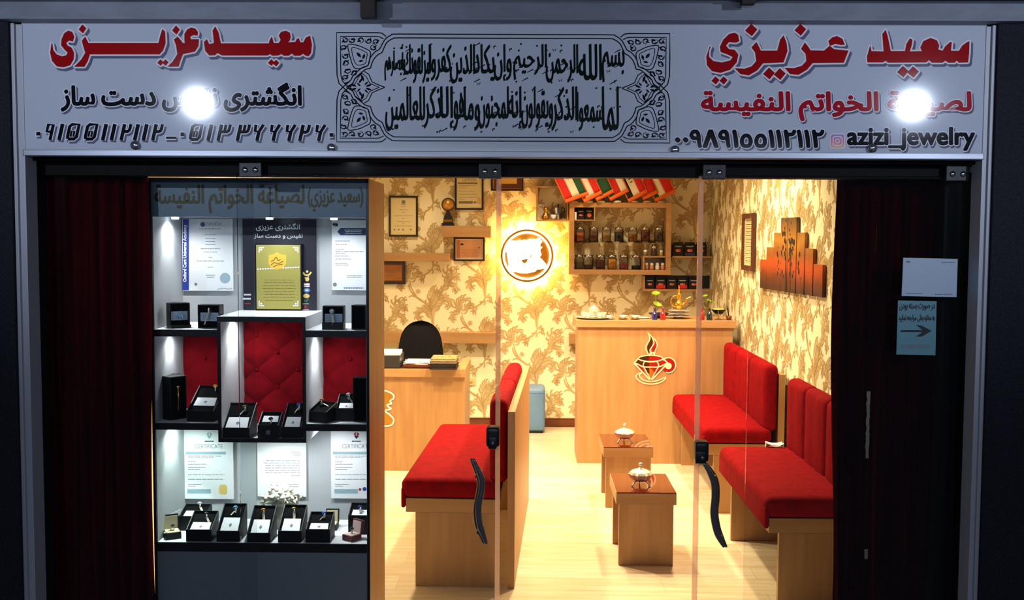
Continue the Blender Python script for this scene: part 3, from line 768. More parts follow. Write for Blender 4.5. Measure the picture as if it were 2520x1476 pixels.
for (px, py, m) in ((335, 358, CHROME), (817, 364, CHROME), (1660, 369, CHROME), (2145, 365, CHROME)):
    p = SP(px, py)
    MB().lathe([(0.0001, 0.018), (0.010, 0.018), (0.0145, 0.014), (0.0145, 0.004), (0.009, 0.0)], (p.x, YS - 0.002, p.z), axis='Y', n=18).build('cap_screw', m, sign)

# ================================================================ glass
def pane(px0, px1, Y, name, m, mb=None, ztop=hz0 + 0.02, zbot=0.012, thick=0.008):
    x0 = px0 if isinstance(px0, float) else at(px0, 800, Y).x; x1 = px1 if isinstance(px1, float) else at(px1, 800, Y).x
    return MB().box((x0, Y, zbot), (x1, Y + thick, ztop)), x0, x1
gp, gx0, gx1 = pane(float(fxl1 + 0.004), 626, 0.045, '', GLASSF); struct(gp.build('window_1', GLASSF))
gp, gx0, gx1 = pane(1842, float(fxr0 - 0.004), 0.045, '', GLASSF); struct(gp.build('window_2', GLASSF))

def door(nm, pxa, pxb, edge_px, sgn, hang, lock_c, handle, label):
    x0, x1 = at(pxa, 800, 0).x, at(pxb, 800, 0).x
    t = thing('sliding_glass_door', label, 'door', ((x0 + x1) / 2, 0, 0.01))
    MB().box((x0, 0.0, 0.012), (x1, 0.010, hz0 + 0.008)).build('glass_pane', GLASS, t)
    ex = at(edge_px, 800, 0).x
    MB().box((ex - 0.0085, -0.006, 0.012), (ex + 0.0085, 0.016, hz0 + 0.006), 0.002).build('edge_seal', STRIP, t)
    for (hx, hy, w) in hang:
        p = at(hx, hy, -0.02)
        h = MB().box((p.x - w / 2, -0.028, p.z - 0.026), (p.x + w / 2, -0.0005, p.z + 0.026), 0.003).box((p.x - w / 2 + 0.004, -0.022, p.z + 0.026), (p.x + w / 2 + 0.008, -0.004, p.z + 0.034), 0.001)
        ho = h.build('hanger_clamp', DCH, t)
        for s in (-1, 1):
            MB().lathe([(0.0001, 0.006), (0.007, 0.006), (0.0095, 0.003), (0.0095, 0)], (p.x + s * w * 0.23, -0.0285, p.z - 0.002), axis='Y', n=14).build('bolt', CHROME, ho)
    p = at(lock_c[0], lock_c[1], -0.02)
    lk = MB().rbox((p.x - 0.024, -0.030, p.z - 0.036), (p.x + 0.024, 0.026, p.z + 0.036), 0.010, 3).rbox((p.x - 0.020 - 0.004 * sgn, -0.036, p.z - 0.040), (p.x + 0.014, -0.029, p.z + 0.004), 0.003, 2)
    lko = lk.build('lock_case', PLASTIC, t)
    MB().lathe([(0.0001, 0.004), (0.006, 0.004), (0.006, 0)], (p.x, -0.036, p.z - 0.018), axis='Y', n=12).build('key_cylinder', CHROME, lko)
    for Y, off in ((-0.05, 0), (0.06, 6 * sgn)):
        path = [at(x + off, y, Y) for x, y in smooth(handle, 4)]
        n = len(path)
        hb = MB().tube(path, [0.0105 * (0.35 + 0.65 * min(1, 5 * min(i + .4, n - .6 - i) / n)) for i in range(n)], 10, flat=0.6)
        for q in (0.18, 0.80):
            c = path[int(q * (n - 1))]
            hb.tube([c, Vector((c.x, 0.0 if Y < 0 else 0.010, c.z))], 0.006, 8)
        hb.build('pull_handle', DCHROME, t)
    return t
DCH = M('dark_hanger_metal', (8, 10, 11), 0.45, 0.2)
door('l', 586, 1231, 1226, -1, ((617, 417, 0.078), (1206, 421, 0.078)), (1213, 1075), [(1165, 1128), (1178, 1158), (1187, 1185), (1184, 1215), (1178, 1250), (1180, 1285), (1189, 1315), (1198, 1338)],
     'left sliding glass door with wavy pull handle, slid open in front of the showcase')
door('r', 1714, 2376, 1720, 1, ((1757, 423, 0.078), (2355, 427, 0.078)), (1727, 1111), [(1730, 1139), (1746, 1162), (1757, 1190), (1758, 1225), (1755, 1262), (1761, 1300), (1771, 1326), (1782, 1346)],
     'right sliding glass door carrying two paper notices, in front of the red benches')

jx = at(2318, 700, 0.06).x
struct(MB().box((jx, 0.058, 0.0), (XR - 0.001, 0.11, hz0 + 0.02)).box((XR - 0.010, 0.012, 0.0), (XR - 0.001, 0.058, hz0 + 0.02)).box((XR - 0.010, -0.02, -0.05), (fxr1 - 0.013, 0.0105, hz0 + 0.02)).build('trim_7', HEADER))
# papers on the right door
def note(name, corners, label, mat, fn=None):
    pts = [at(x, y, -0.003) for x, y in corners]
    t = thing(name, label, 'notice', (sum(p.x for p in pts) / 4, -0.003, min(p.z for p in pts)))
    MB().prism(pts, (0, 0.0025, 0)).build('sheet', mat, t)
    a = Art(lambda u, v: at(u, v, -0.003), (0, -1, 0)); fn(a); a.build('print', [INK, INKG], t)
NP = M('pale_notice_paper', (176, 192, 210), 0.5); NT = M('teal_notice_paper', (98, 148, 158), 0.5)
def f1(a):
    a.lines(2316, 2350, 643, 648, 1, 1, 0, 0.1, 2.0); a.lines(2228, 2272, 720, 724, 1, 1, 0, 0.1, 2.0); a.lines(2300, 2344, 722, 726, 1, 1, 0, 0.1, 2.0)
    a.rect((2230, 642), (2240, 646), 1)
note('paper_notice', [(2223, 634), (2357, 637), (2354, 731), (2219, 728)], 'pale blue paper notice taped on the right glass door, above the teal arrow notice', NP, f1)
def f2(a):
    text(a, 'در صورت بسته بودن', 2214, 747, 2300, 764, 0, 0, bold=0.5)
    text(a, 'به مغازه بغلی مراجعه نمایید', 2211, 774, 2300, 792, 0, 0, bold=0.5)
    a.poly([(2216, 812), (2270, 812), (2254, 799), (2268, 801), (2293, 814), (2268, 828), (2254, 828), (2270, 817), (2216, 817)], 0, 0)
    a.lines(2216, 2290, 847, 857, 2, 1, 0, 0.05, 3.0)
note('arrow_notice', [(2210, 739), (2305, 741), (2302, 874), (2206, 872)], 'teal paper notice with black arrow pointing right, on the right glass door', NT, f2)
for (px, y0, y1, lab) in ((2139, 963, 1128, 'long frayed pale tape strip on the right fixed glass'), (2133, 1352, 1376, 'short scrap of pale tape low on the right fixed glass')):
    p0, p1 = at(px, y0, 0.040), at(px, y1, 0.040); random.seed(5)
    L, Rr = [], []
    for k in range(25):
        z = p0.z + (p1.z - p0.z) * k / 24; L.append((p0.x - 0.0045 - random.uniform(0, .0035), 0.0435, z)); Rr.append((p0.x + 0.004 + random.uniform(0, .0025), 0.0435, z))
    tag(MB().prism(L + Rr[::-1], (0, 0.0012, 0)).build('tape_strip', M('pale_tape', (160, 146, 120), 0.7)), lab, 'tape')

# ================================================================ curtains
def curtain(name, x0f, x1f, y0, amp, nf, mat, label, z0=0.02, z1=2.16, seed=1, ph=0.0):
    random.seed(seed); ws = [random.uniform(0.7, 1.3) for _ in range(nf + 2)]
    t = thing(name, label, 'curtain', ((x0f(0) + x1f(0)) / 2, y0, z0))
    def fn(u, v, off=0.0):
        z = z0 + (z1 - z0) * v; x0, x1 = x0f(v), x1f(v)
        f = u * nf; i = min(nf - 1, int(f)); w = ws[i] * (1 - (f - i)) + ws[i + 1] * (f - i)
        a = amp * w * (1 - 0.25 * v)
        return Vector((x0 + (x1 - x0) * u + 0.006 * math.sin(9 * v + 3 * f), y0 + a * math.sin(2 * math.pi * (f + ph) + 0.5 * math.sin(4 * v)) + off, z))
    m = MB().grid(lambda u, v: fn(u, v), nf * 10, 26)
    o = m.build('drape', mat, t)
    so = o.modifiers.new('thickness', 'SOLIDIFY'); so.thickness = 0.004
    MB().tube([(x0f(1) - 0.01, y0, z1 - 0.01), (x1f(1) + 0.01, y0, z1 - 0.01)], 0.008, 8).build('curtain_rod', DCHROME, t)
xa = at(66, 900, 0.14).x
curtain('curtain', lambda v: xa + 0.012, lambda v: at(378, 1476, 0.15).x + (at(364, 500, 0.15).x - at(378, 1476, 0.15).x) * min(1, max(0, (v * 2.14 - 0.3) / 1.5)), 0.15, 0.022, 9, CURT, 'dark red pleated curtain hanging left of the showcase', seed=4)
xc = at(2145, 900, 0.17).x
def wavy(v):
    z = v * 2.14
    return at(2062, 440, 0.16).x + 0.02 * (1 - z / 2.1) + 0.012 * math.sin(2.6 * z + 1.0) - 0.018 * max(0, 1.0 - z)
curtain('curtain', wavy, lambda v: xc + 0.004, 0.16, 0.016, 4, CURT2, 'dark wine curtain with wavy lit left edge, beside the right wallpaper wall', seed=8, ph=0.2)
curtain('curtain', lambda v: xc + 0.012, lambda v: XR - 0.012, 0.19, 0.018, 7, CURT2, 'nearly black curtain behind the paper notices at the far right', seed=9)
# ================================================================ showcase
Y0, YK = 0.21, 0.545            # front edge, back board
def fz(py, Y=Y0, px=640): return at(px, py, Y).z
def fx(px, Y=Y0, py=900): return at(px, py, Y).x
SX0, SX1 = fx(373), fx(909)
zt = fz(438); zf0 = fz(534)
zA = fz(812); zB = fz(1042); zC_ = fz(1336); zbase = fz(1356)
show = thing('jewellery_showcase', 'tall lit jewellery showcase with black edges and red tufted backs, behind the left door', 'showcase', ((SX0 + SX1) / 2, (Y0 + YK) / 2, 0.001))
T = 0.012
MB().box((SX0, Y0 + 0.004, 0.001), (SX0 + T, YK + 0.06, zt - 0.004)).build('side_panel', GREY, show)
spn = MB().box((SX1 - T, Y0 + 0.004, 0.001), (SX1 - 0.003, YK + 0.06, zt - 0.004)); spn.build('side_panel', GREY, show)
MB().box((SX1 - 0.003, Y0 + 0.004, 0.001), (SX1, YK + 0.075, zt - 0.002)).build('outer_veneer', WOOD, show)
MB().box((SX0 + T, YK, 0.001), (SX1 - T, YK + 0.012, zt - 0.006)).build('back_panel', GREY, show)
MB().box((SX0, Y0 - 0.004, 0.02), (SX0 + 0.010, Y0 + 0.004, zt), 0.001).box((SX1 - 0.010, Y0 - 0.004, 0.02), (SX1, Y0 + 0.004, zt), 0.001).build('edge_trim', BLKM, show)
fas = MB().box((SX0 + 0.010, Y0 - 0.003, zf0), (SX1 - 0.010, Y0 + 0.006, zt), 0.001).box((SX0 + T, Y0 + 0.006, zf0), (SX1 - T, YK, zf0 + 0.012)).build('fascia', FASC, show)
MB().box((SX0 + 0.004, Y0 + 0.006, zt - 0.004), (SX1 - 0.004, YK + 0.05, zt)).build('roof_panel', GREYD, show)
GOLDT = M('dull_gold_lettering', (58, 52, 26), 0.4, 0.5)
a = Art(lambda u, v: at(u, v, Y0 - 0.003), (0, -1, 0))
text(a, 'لصياغة الخواتم النفيسة', 381, 455, 748, 524, 0, 0, bold=1.6, n=5)
text(a, ')سعيد عزيزي(', 758, 462, 893, 520, 0, 0, bold=1.2, n=5)
a.build('fascia_lettering', GOLDT, show)
# base
MB().box((SX0 + 0.010, Y0, 0.02), (SX1 - 0.010, Y0 + 0.012, zbase), 0.001).build('base_panel', GREYD, show)
# shelves (white board with black nosing)
def shelf(x0, x1, z, th=0.022):
    MB().box((x0, Y0 + 0.004, z - th), (x1, YK, z)).build('shelf_board', WHITE, show)
    MB().box((x0, Y0 - 0.003, z - th - 0.004), (x1, Y0 + 0.004, z - 0.0005), 0.001).build('shelf_nosing', BLKM, show)
nx0, nx1 = fx(536), fx(753)
shelf(SX0 + T, nx0, zA); shelf(nx1, SX1 - T, zA)
shelf(SX0 + T, nx0, zB); shelf(nx1, SX1 - T, zB)
shelf(SX0 + T, SX1 - T, zC_, 0.03)
# centre niche
nz1, nz0 = fz(779), fz(1088)
ni = MB()
ni.box((nx0, Y0, nz1 - 0.012), (nx1, YK, nz1)).box((nx0, Y0, nz0), (nx1, YK, nz0 + 0.012)).box((nx0, Y0, nz0 + 0.012), (nx0 + 0.010, YK, nz1 - 0.012)).box((nx1 - 0.010, Y0, nz0 + 0.012), (nx1, YK, nz1 - 0.012))
niche = ni.build('niche_box', WHITE, show)
fr = MB()
for (x0, z0, x1, z1) in ((nx0, nz1 - 0.020, nx1, nz1 - 0.0005), (nx0, nz0, nx1, nz0 + 0.016), (nx0, nz0 + 0.016, nx0 + 0.0125, nz1 - 0.020), (nx1 - 0.0125, nz0 + 0.016, nx1, nz1 - 0.020)):
    fr.box((x0, Y0 - 0.006, z0), (x1, Y0 - 0.0001, z1), 0.001)
fr.build('niche_frame', BLKM, niche)
def tufted(name, x0, x1, z0, z1, y, px, pz, parent, ox=0.0, oz=0.0, depth=0.02):
    def fn(u, v):
        x = x0 + (x1 - x0) * u; z = z0 + (z1 - z0) * v
        a, b = (x - ox) / px, (z - oz) / pz
        # diamond lattice: buttons at integer (i, j) with i + j even; creases run between them
        s, t = (a + b) / 2, (a - b) / 2
        e = abs(math.sin(math.pi * s)) * abs(math.sin(math.pi * t))
        d = (abs(math.sin(math.pi * s)) * abs(math.sin(math.pi * t))) ** 0.45
        bx = min(1, math.hypot((s - round(s)), (t - round(t))) / 0.16)
        h = depth * (0.25 + 0.75 * d) * (0.35 + 0.65 * bx)
        return Vector((x, y - h, z))
    o = MB().grid(fn, max(20, int((x1 - x0) / 0.005)), max(20, int((z1 - z0) / 0.005))).build(name, REDN, parent)
    for i in range(-12, 12):
        for j in range(-12, 12):
            if (i + j) % 2 == 0:
                X, Z = ox + i * px, oz + j * pz
                if x0 + 0.008 < X < x1 - 0.008 and z0 + 0.008 < Z < z1 - 0.008: MB().ball((X, y - 0.007, Z), (0.0085, 0.005, 0.0085), 8).build('tuft_button', REDN, o)
    return o
bc = at(680, 868, YK - 0.02)
tufted('tufted_back', nx0 + 0.012, nx1 - 0.012, nz0 + 0.013, nz1 - 0.013, YK - 0.001, 0.083, 0.070, show, bc.x, bc.z)
tufted('tufted_back', SX0 + T + 0.001, nx0 - 0.001, zB + 0.001, zA - 0.028, YK - 0.001, 0.11, 0.085, show, fx(505, YK, 900), fz(880, YK), 0.012)
tufted('tufted_back', nx1 + 0.001, SX1 - T - 0.001, zB + 0.001, zA - 0.028, YK - 0.001, 0.11, 0.085, show, fx(862, YK, 900), fz(880, YK), 0.012)
# small spots: a lamp body under each board, with its own light
def puck(x, zc, Y, power, col, scallop=True):
    lm = MB().lathe([(0.0001, 0), (0.014, 0), (0.014, -0.005), (0.011, -0.007), (0.0001, -0.007)], (x, Y, zc - 0.0005), n=14).build('spot_lamp', LEDW, show)
    light('SPOT', 'showcase_spot', (x, Y, zc - 0.010), power, col, (x, Y + 0.01, 0), spot_size=R(158), spot_blend=0.8, shadow_soft_size=0.010)
    if scallop: light('SPOT', 'showcase_spot', (x, Y, zc - 0.010), power * 0.8, col, (x - 0.02, Y, zc - 0.3), spot_size=R(66), spot_blend=0.25, shadow_soft_size=0.006)
CW = (0.94, 0.97, 1.0)
wl = SX0 + T + 0.030
PK = [(wl, zf0, 10, CW, True), (fx(640), zf0, 10, CW, False), (SX1 - 0.16, zf0, 10, CW, False), (wl, zA - 0.026, 4.5, CW, True), (nx0 + 0.040, nz1 - 0.013, 7, CW, True), (nx1 + 0.030, zA - 0.026, 4.5, CW, True),
      (wl, zB - 0.026, 13, (0.80, 1.0, 0.93), True), ((nx0 + nx1) / 2, nz0, 12, (0.92, 1.0, 0.98), False), (nx1 + 0.06, zB - 0.026, 10, CW, False)]
for (x_, zc, pw, c, sc_) in PK: puck(x_, zc, 0.375, pw * 0.55, c, sc_)

# ---------------- certificates and posters standing against the back board
YC = YK - 0.012
BLUEC = M('royal_blue_print', (34, 54, 150), 0.5); NAVYC = M('navy_print', (24, 44, 96), 0.5); YELC = M('yellow_seal', (226, 196, 110), 0.5)
TEALC = M('pale_teal_print', (150, 176, 184), 0.5); GRN = M('print_green', (40, 130, 70), 0.5); REDC = M('print_red', (170, 40, 50), 0.5); PBLU = M('print_blue', (90, 130, 200), 0.5)
AM = [INK, INKG, BLUEC, NAVYC, YELC, TEALC, WHITE, GRN, REDC, PBLU, PAPER]
def board(name, label, cat, x0, y0, x1, y1, mat, fn=None, Y=YC, th=0.006, group=None, tilt=0.0):
    p0, p1 = at(x0, y1, Y), at(x1, y0, Y)
    t = thing(name, label, cat, ((p0.x + p1.x) / 2, Y, p0.z), group)
    MB().box((p0.x, Y, p0.z), (p1.x, Y + th, p1.z), 0.0008).build('board', mat, t)
    if fn:
        a = Art(lambda u, v: at(u, v, Y), (0, -1, 0), 0.00015, 0.0003); fn(a); a.build('print', AM, t)
    return t
def c1(a):
    a.rect((450, 539), (465, 714), 2)
    g = [([(-b, aa) for aa, b in vs], fs) for vs, fs in lay('Oxford Cert Universal Academy', False)]
    text(a, '', 451, 553, 461, 693, 6, 1, glyphs=g, bold=0.5)
    a.disc((499, 552), 6, 3, 0); text(a, 'OxfordCert', 508, 546, 545, 555, 1, 0, rtl=False)
    for (y, w) in ((563, 56), (578, 30), (587, 26), (594, 24), (602, 26), (612, 50), (620, 36), (633, 9), (642, 70), (657, 14), (677, 22), (682, 18)):
        a.lines(518 - w / 2, 518 + w / 2, y - 2, y + 2, 1, 1, 0, 0.05, 1.6)
    a.disc((554, 684), 13, 5, 0, 28); a.disc((482, 699), 3.5, 1, 0); a.stroke(smooth([(535, 712), (550, 709), (560, 711), (571, 710)], 3), 1.2, 1, 0)
board('certificate', 'white certificate with vertical royal blue strip, top left of the showcase', 'certificate', 450, 538, 572, 715, WHITE, c1)
def c2(a):
    a.disc((822, 552), 3.4, 0, 0); a.disc((828, 553), 4, 0, 0)
    a.poly([(830, 570), (838, 561), (903, 561), (903, 579), (838, 579)], 3, 0)
    a.lines(842, 898, 564, 576, 3, 6, 1, 0.3, 1.2, 'c')
    for y, w in ((593, 36), (601, 30), (614, 22), (619, 72), (624, 28), (630, 34), (637, 40), (648, 30), (652, 33)): a.lines(825, 825 + w, y - 2, y + 2, 1, 1, 0, 0.05, 1.7)
    a.lines(850, 895, 676, 684, 2, 1, 0, 0.2, 1.2); a.lines(846, 894, 707, 710, 1, 3, 0, 0.0, 2.4)
    a.disc((824, 700), 5, 1, 0)
board('certificate', 'white certificate with navy blue ribbon bar, top right of the showcase', 'certificate', 817, 541, 920, 714, WHITE, c2)
def c3(sc_=1.0):
    def fn(a):
        x0 = 453 if sc_ == 1.0 else 815
        k = x0 - 453
        for (p, c) in (([(508 + k, 1068), (514 + k, 1062), (514 + k, 1074)], 8), ([(516 + k, 1062), (523 + k, 1068), (516 + k, 1074)], 8), ([(509 + k, 1072), (522 + k, 1072), (515 + k, 1080)], 0)): a.poly(p, c if k else 5, 0)
        a.lines(504 + k, 526 + k, 1084, 1087, 1, 0, 0, 0.0, 2.4)
        text(a, 'CERTIFICATE', 480 + k, 1093, 548 + k, 1103, 1, 0, rtl=False)
        a.rect((457 + k, 1111), (556 + k, 1118), 5)
        for y, w in ((1122, 90), (1126, 70), (1136, 20), (1142, 46), (1150, 46), (1155, 30), (1168, 96), (1179, 96), (1192, 34), (1196, 20)): a.lines(463 + k, 463 + k + w, y - 1.4, y + 1.4, 1, 1, 0, 0.1, 1.3, 'l')
        a.rect((461 + k, 1203), (519 + k, 1214), 5)
        if k == 0: a.poly(smooth([(540, 1195), (549, 1192), (558, 1195), (558, 1214), (549, 1216), (540, 1213)], 3, True), 4, 0)
        else: a.disc((524 + k, 1204), 3.5, 8, 0, 12); a.disc((535 + k, 1203), 5, 2, 0, 14)
    return fn
board('certificate', 'white certificate with yellow seal and grey bars, bottom left of the showcase', 'certificate', 453, 1056, 573, 1227, WHITE, c3(1.0))
board('certificate', 'white certificate with reddish diamond emblem, bottom right of the showcase', 'certificate', 815, 1053, 915, 1226, WHITE, c3(2.0))
def c4(a):
    a.lines(716, 740, 1110, 1124, 3, 1, 0, 0.3, 1.4, 'r')
    a.lines(648, 738, 1130, 1166, 6, 1, 0, 0.1, 1.4, 'r'); a.lines(716, 740, 1168, 1172, 1, 1, 0, 0.1, 1.4)
    a.stroke(smooth([(666, 1192), (675, 1196), (684, 1193)], 3), 1.4, 1, 0); a.lines(710, 736, 1190, 1200, 2, 1, 0, 0.2, 1.2)
board('letter_sheet', 'plain white typed letter behind the white coral in the showcase', 'letter', 634, 1086, 753, 1221, WHITE, c4)
DP = M('dark_poster', (28, 22, 36), 0.35)
def c5(a):
    text(a, 'انگشتری عزیزی', 630, 549, 738, 568, 6, 0, bold=0.4)
    text(a, 'نفیس و دست ساز', 625, 574, 745, 588, 6, 0, bold=0.3)
    a.lines(600, 618, 722, 728, 1, 6, 0, 0.1, 4.0); a.lines(597, 618, 732, 738, 1, 6, 0, 0.1, 4.5); a.lines(602, 617, 745, 749, 1, 8, 0, 0.1, 2.4)
    x = 755
    a.stroke(smooth([(746, 670), (751, 676), (760, 676), (766, 669)], 4), 4, 4, 0); a.disc((756, 668), 3, 4, 0); a.stroke([(750, 683), (756, 685), (760, 680)], 3, 4, 0); a.disc((756, 687), 5, 4, 0, 16)
    a.rect((748, 697), (762, 706), 6, 0); a.rect((748, 702), (762, 703.5), 8, 1); a.disc((755, 714), 8, 9, 0, 18, 5.5); a.disc((755, 714), 4, 6, 1, 14, 2); a.disc((754, 728), 8, 4, 0, 18, 5.5)
    a.stroke([(749, 738), (753, 742), (759, 735)], 3.5, 7, 0); a.lines(745, 760, 746, 749, 1, 6, 0, 0.0, 1.4); a.disc((752, 755), 4, 8, 0); a.lines(744, 760, 760, 763, 1, 6, 0, 0.0, 1.4)
board('poster_board', 'dark purple poster board with white script and small logos, top centre of the showcase', 'poster', 599, 540, 778, 769, DP, c5, Y=YC, th=0.006)
YP = YC - 0.02
pp = board('award_plaque', 'brass award plaque with gold shield emblem, leaning on the dark poster', 'plaque', 629, 599, 742, 766, BLK, None, Y=YP, th=0.014)
p0, p1 = at(632, 760, YP), at(739, 603, YP)
MB().box((p0.x, YP - 0.0015, p0.z), (p1.x, YP, p1.z), 0.0005).build('brass_plate', BRASSP, pp)
a = Art(lambda u, v: at(u, v, YP - 0.0015), (0, -1, 0), 0.0004, 0.0004)
sh_ = [(661, 628), (674, 625), (682, 620), (690, 625), (704, 627), (704, 648), (699, 657), (682, 664), (666, 657), (661, 648)]
a.poly(sh_, 0, 0.5)
a.stroke(smooth([(667, 643), (674, 640), (680, 632), (684, 641), (691, 638)], 3), 2.2, 1, 2); a.stroke(smooth([(667, 652), (675, 646), (685, 648), (698, 642)], 3), 2, 1, 2); a.stroke(smooth([(672, 657), (682, 652), (696, 650)], 3), 1.8, 1, 2)
[a.disc((635 + 6.2 * q, 662 - 0.3 * q), 2.4, 2, 0.02 * q, 8, 1.8) for q in range(17)]
a.lines(645, 730, 685, 742, 8, 1, 0, 0.2, 1.0)
for (cx, cy, sx_, sy_) in ((638, 609, 1, 1), (733, 609, -1, 1), (638, 752, 1, -1), (733, 752, -1, -1)):
    a.stroke([(cx, cy + 12 * sy_), (cx, cy), (cx + 12 * sx_, cy)], 3, 2, 0); a.disc((cx + 5 * sx_, cy + 5 * sy_), 2.6, 2, 0.5, 10)
BRN = M('engraved_brown', (120, 96, 40), 0.5, 0.5)
a.build('emblem', [M('gold_emblem', (226, 178, 62), 0.35, 0.2), BRN, WHITE], pp)

# ---------------- jewellery boxes and rings
def M_(px): return px * (3.95 / FPX)
GEM = {'yellow': M('yellow_gem', (226, 180, 20), 0.1, spec=0.9), 'blue': M('blue_gem', (40, 110, 210), 0.1, spec=0.9), 'turq': M('turquoise_gem', (110, 190, 224), 0.2, spec=0.8),
       'amber': M('amber_gem', (190, 120, 40), 0.15, spec=0.8), 'dark': M('dark_gem', (40, 34, 30), 0.1, spec=0.9), 'olive': M('olive_gem', (130, 120, 50), 0.15, spec=0.8), 'navy': M('navy_gem', (24, 40, 130), 0.1, spec=0.9), 'white': M('pale_gem', (220, 225, 230), 0.1, spec=0.9)}
TAGM = M('cream_price_tag', (232, 224, 190), 0.6)
def ring(label, c, gem, rot, band=SILV, tagdir=None, s=1.0, grp='rings in the showcase'):
    rt = thing('finger_ring', label, 'ring', c, None); cc = Vector(c)
    rm = Matrix.Rotation(rot[2], 3, 'Z') @ Matrix.Rotation(rot[0], 3, 'X')
    MB().torus(cc, 0.0085 * s, 0.0016 * s, 20, 8, rot=rm @ Matrix.Rotation(R(90), 3, 'Y')).build('band', band, rt)
    g = rm @ Vector((0, -0.002 * s, 0.0095 * s))
    MB().ball(cc + g, (0.0078 * s, 0.006 * s, 0.006 * s), 10, rot=rm).torus(cc + g, 0.0072 * s, 0.0012 * s, 16, 6, rot=rm).build('gemstone', GEM[gem], rt)
    if tagdir:
        e = Vector(tagdir); L = e.length; e.normalize(); w = Vector((0, 0, 1)).cross(e)
        if w.length < 0.1: w = Vector((1, 0, 0))
        w = w.normalized() * 0.0045; q = cc + e * 0.006
        MB().prism([q - w, q + w, q + w + e * L, q - w + e * L], Vector((0, -0.0004, 0.0006))).build('price_tag', TAGM, rt)
    return rt
def wedge_box(label, cx, y, z, w, dep, hf, hb, rz, ringargs=None, card=(0.06, 0.52), logo=False, grp=None):
    """open display box whose sloping face looks at the viewer; (cx, y) is the middle of its front bottom edge"""
    t = thing('ring_box', label, 'jewellery box', (0, 0, 0), grp)
    k = 0.0035; rim = 0.010
    zz = lambda f: hf + (hb - hf) * f
    sh = MB()
    for sx_ in (-1, 1):
        x0 = sx_ * w / 2; x1 = sx_ * (w / 2 - k)
        sh.prism([(x0, 0, 0), (x0, dep, 0), (x0, dep, hb), (x0, 0, hf)], (x1 - x0, 0, 0))
    sh.box((-w / 2 + k, 0, 0), (w / 2 - k, k, hf)); sh.box((-w / 2 + k, dep - k, 0), (w / 2 - k, dep, hb))
    sh.build('box_shell', BLK, t)
    MB().prism([(-w / 2 + k, k, 0.0005), (-w / 2 + k, dep - k, 0.0005), (-w / 2 + k, dep - k, hb - rim), (-w / 2 + k, k, hf - rim)], (w - 2 * k, 0, 0)).build('velvet_insert', BLKV, t)
    S = lambda u, f, l=0.0008: Vector((u * (w - 2 * k - 0.004), k + (dep - 2 * k) * f, hf - rim + (hb - hf) * f + l))
    if card:
        f0, f1 = card
        cm = MB().prism([S(-.44, f0), S(.44, f0), S(.40, f1), S(-.42, f1)], (0, -0.0006, 0.0008))
        co = cm.build('card', WHITE, t)
        am = Art(lambda u, v: S(u, v, 0.0026), (0, -0.6, 0.8), 0.0001, 0.0001)
        am.poly([(-.08, f0 + .45 * (f1 - f0)), (.0, f0 + .3 * (f1 - f0)), (.08, f0 + .45 * (f1 - f0)), (0, f0 + .62 * (f1 - f0))], 0)
        am.build('card_emblem', INKG, co)
    if logo:
        lo = Art(lambda u, v: Vector((u * w, 0, v * hf)), (0, -1, 0), 0.0001, 0.0003); lo.rect((-.1, .3), (.1, .62), 0); lo.build('logo_sticker', INKG, t)
    t.location = (cx, y, z); t.rotation_euler = (0, 0, rz); WL[t.name] = Vector((cx, y, z))
    if ringargs:
        gem, lab, u, f, td = ringargs[:5]
        c = Matrix.Rotation(rz, 3, 'Z') @ S(u, f, 0.0112) + Vector((cx, y, z))
        ring(lab, c, gem, (R(-35), 0, rz + R(ringargs[5] if len(ringargs) > 5 else 25)), tagdir=td, s=1.12)
    return t
def front_of(px0, px1, py, Y): 
    a_, b_ = at(px0, py, Y), at(px1, py, Y); return (a_.x + b_.x) / 2, a_.z, b_.x - a_.x
bz = zC_ + 0.0003
def row(px0, px1, Y, hfpx, hbpx, dep, label, ra, card=(0.05, 0.5), rz=0.0, z=bz, logo=False):
    cx, _, w = front_of(px0, px1, 1330, Y); s = (Y + 3.7) / FPX
    hf = at((px0 + px1) / 2, hfpx, Y).z - z; hb = at((px0 + px1) / 2, hbpx, Y + dep).z - z
    return wedge_box(label, cx, Y, z, w, dep, hf, hb, rz, ra, card, logo)
td = (0.012, -0.012, -0.016)
row(458, 520, Y0 + 0.012, 1303, 1256, 0.10, 'black ring box with white card, left end of the bottom front row', ('dark', 'silver ring with dark stone in the front box nearest the cream box', .12, .68, td), z=bz)
row(533, 590, Y0 + 0.012, 1306, 1238, 0.11, 'tall black box holding a pale turquoise ring, second in the bottom front row', ('turq', 'silver ring with pale turquoise stone in the second bottom box', .1, .74, (-.012, -.01, -.012)), card=(.03, .56))
row(608, 665, Y0 + 0.008, 1311, 1243, 0.11, 'black box holding an amber ring, left of the two boxes in front of the coral', ('amber', 'silver ring with amber stone in front of the white coral', .0, .72, (.004, -.014, -.02)), card=(.03, .56))
row(684, 742, Y0 + 0.012, 1306, 1241, 0.11, 'black box holding an olive ring, right of the two boxes in front of the coral', ('olive', 'silver ring with olive stone in the box right of the coral', .0, .72, (.004, -.014, -.02)), card=(.03, .54))
row(752, 812, Y0 + 0.012, 1302, 1258, 0.10, 'black box holding a bright blue ring, right end of the bottom front row', ('blue', 'ring with bright blue stone in the rightmost bottom front box', .14, .74, (-.016, -.004, -.014)), card=(.06, .46))
row(441, 506, Y0 + 0.155, 1270, 1239, 0.09, 'black box with white card behind the cream box, back left of the bottom shelf', ('white', 'silver ring with pale stone in the back left bottom box', .1, .8, (.01, -.01, -.012)), card=(.05, .6))
row(866, 922, Y0 + 0.13, 1268, 1236, 0.08, 'black box with navy ring at the back right corner of the bottom shelf', ('navy', 'ring with navy stone in the back right bottom box', -.05, .4, None), card=(.05, .6)).location.x = SX1 - T - 0.048
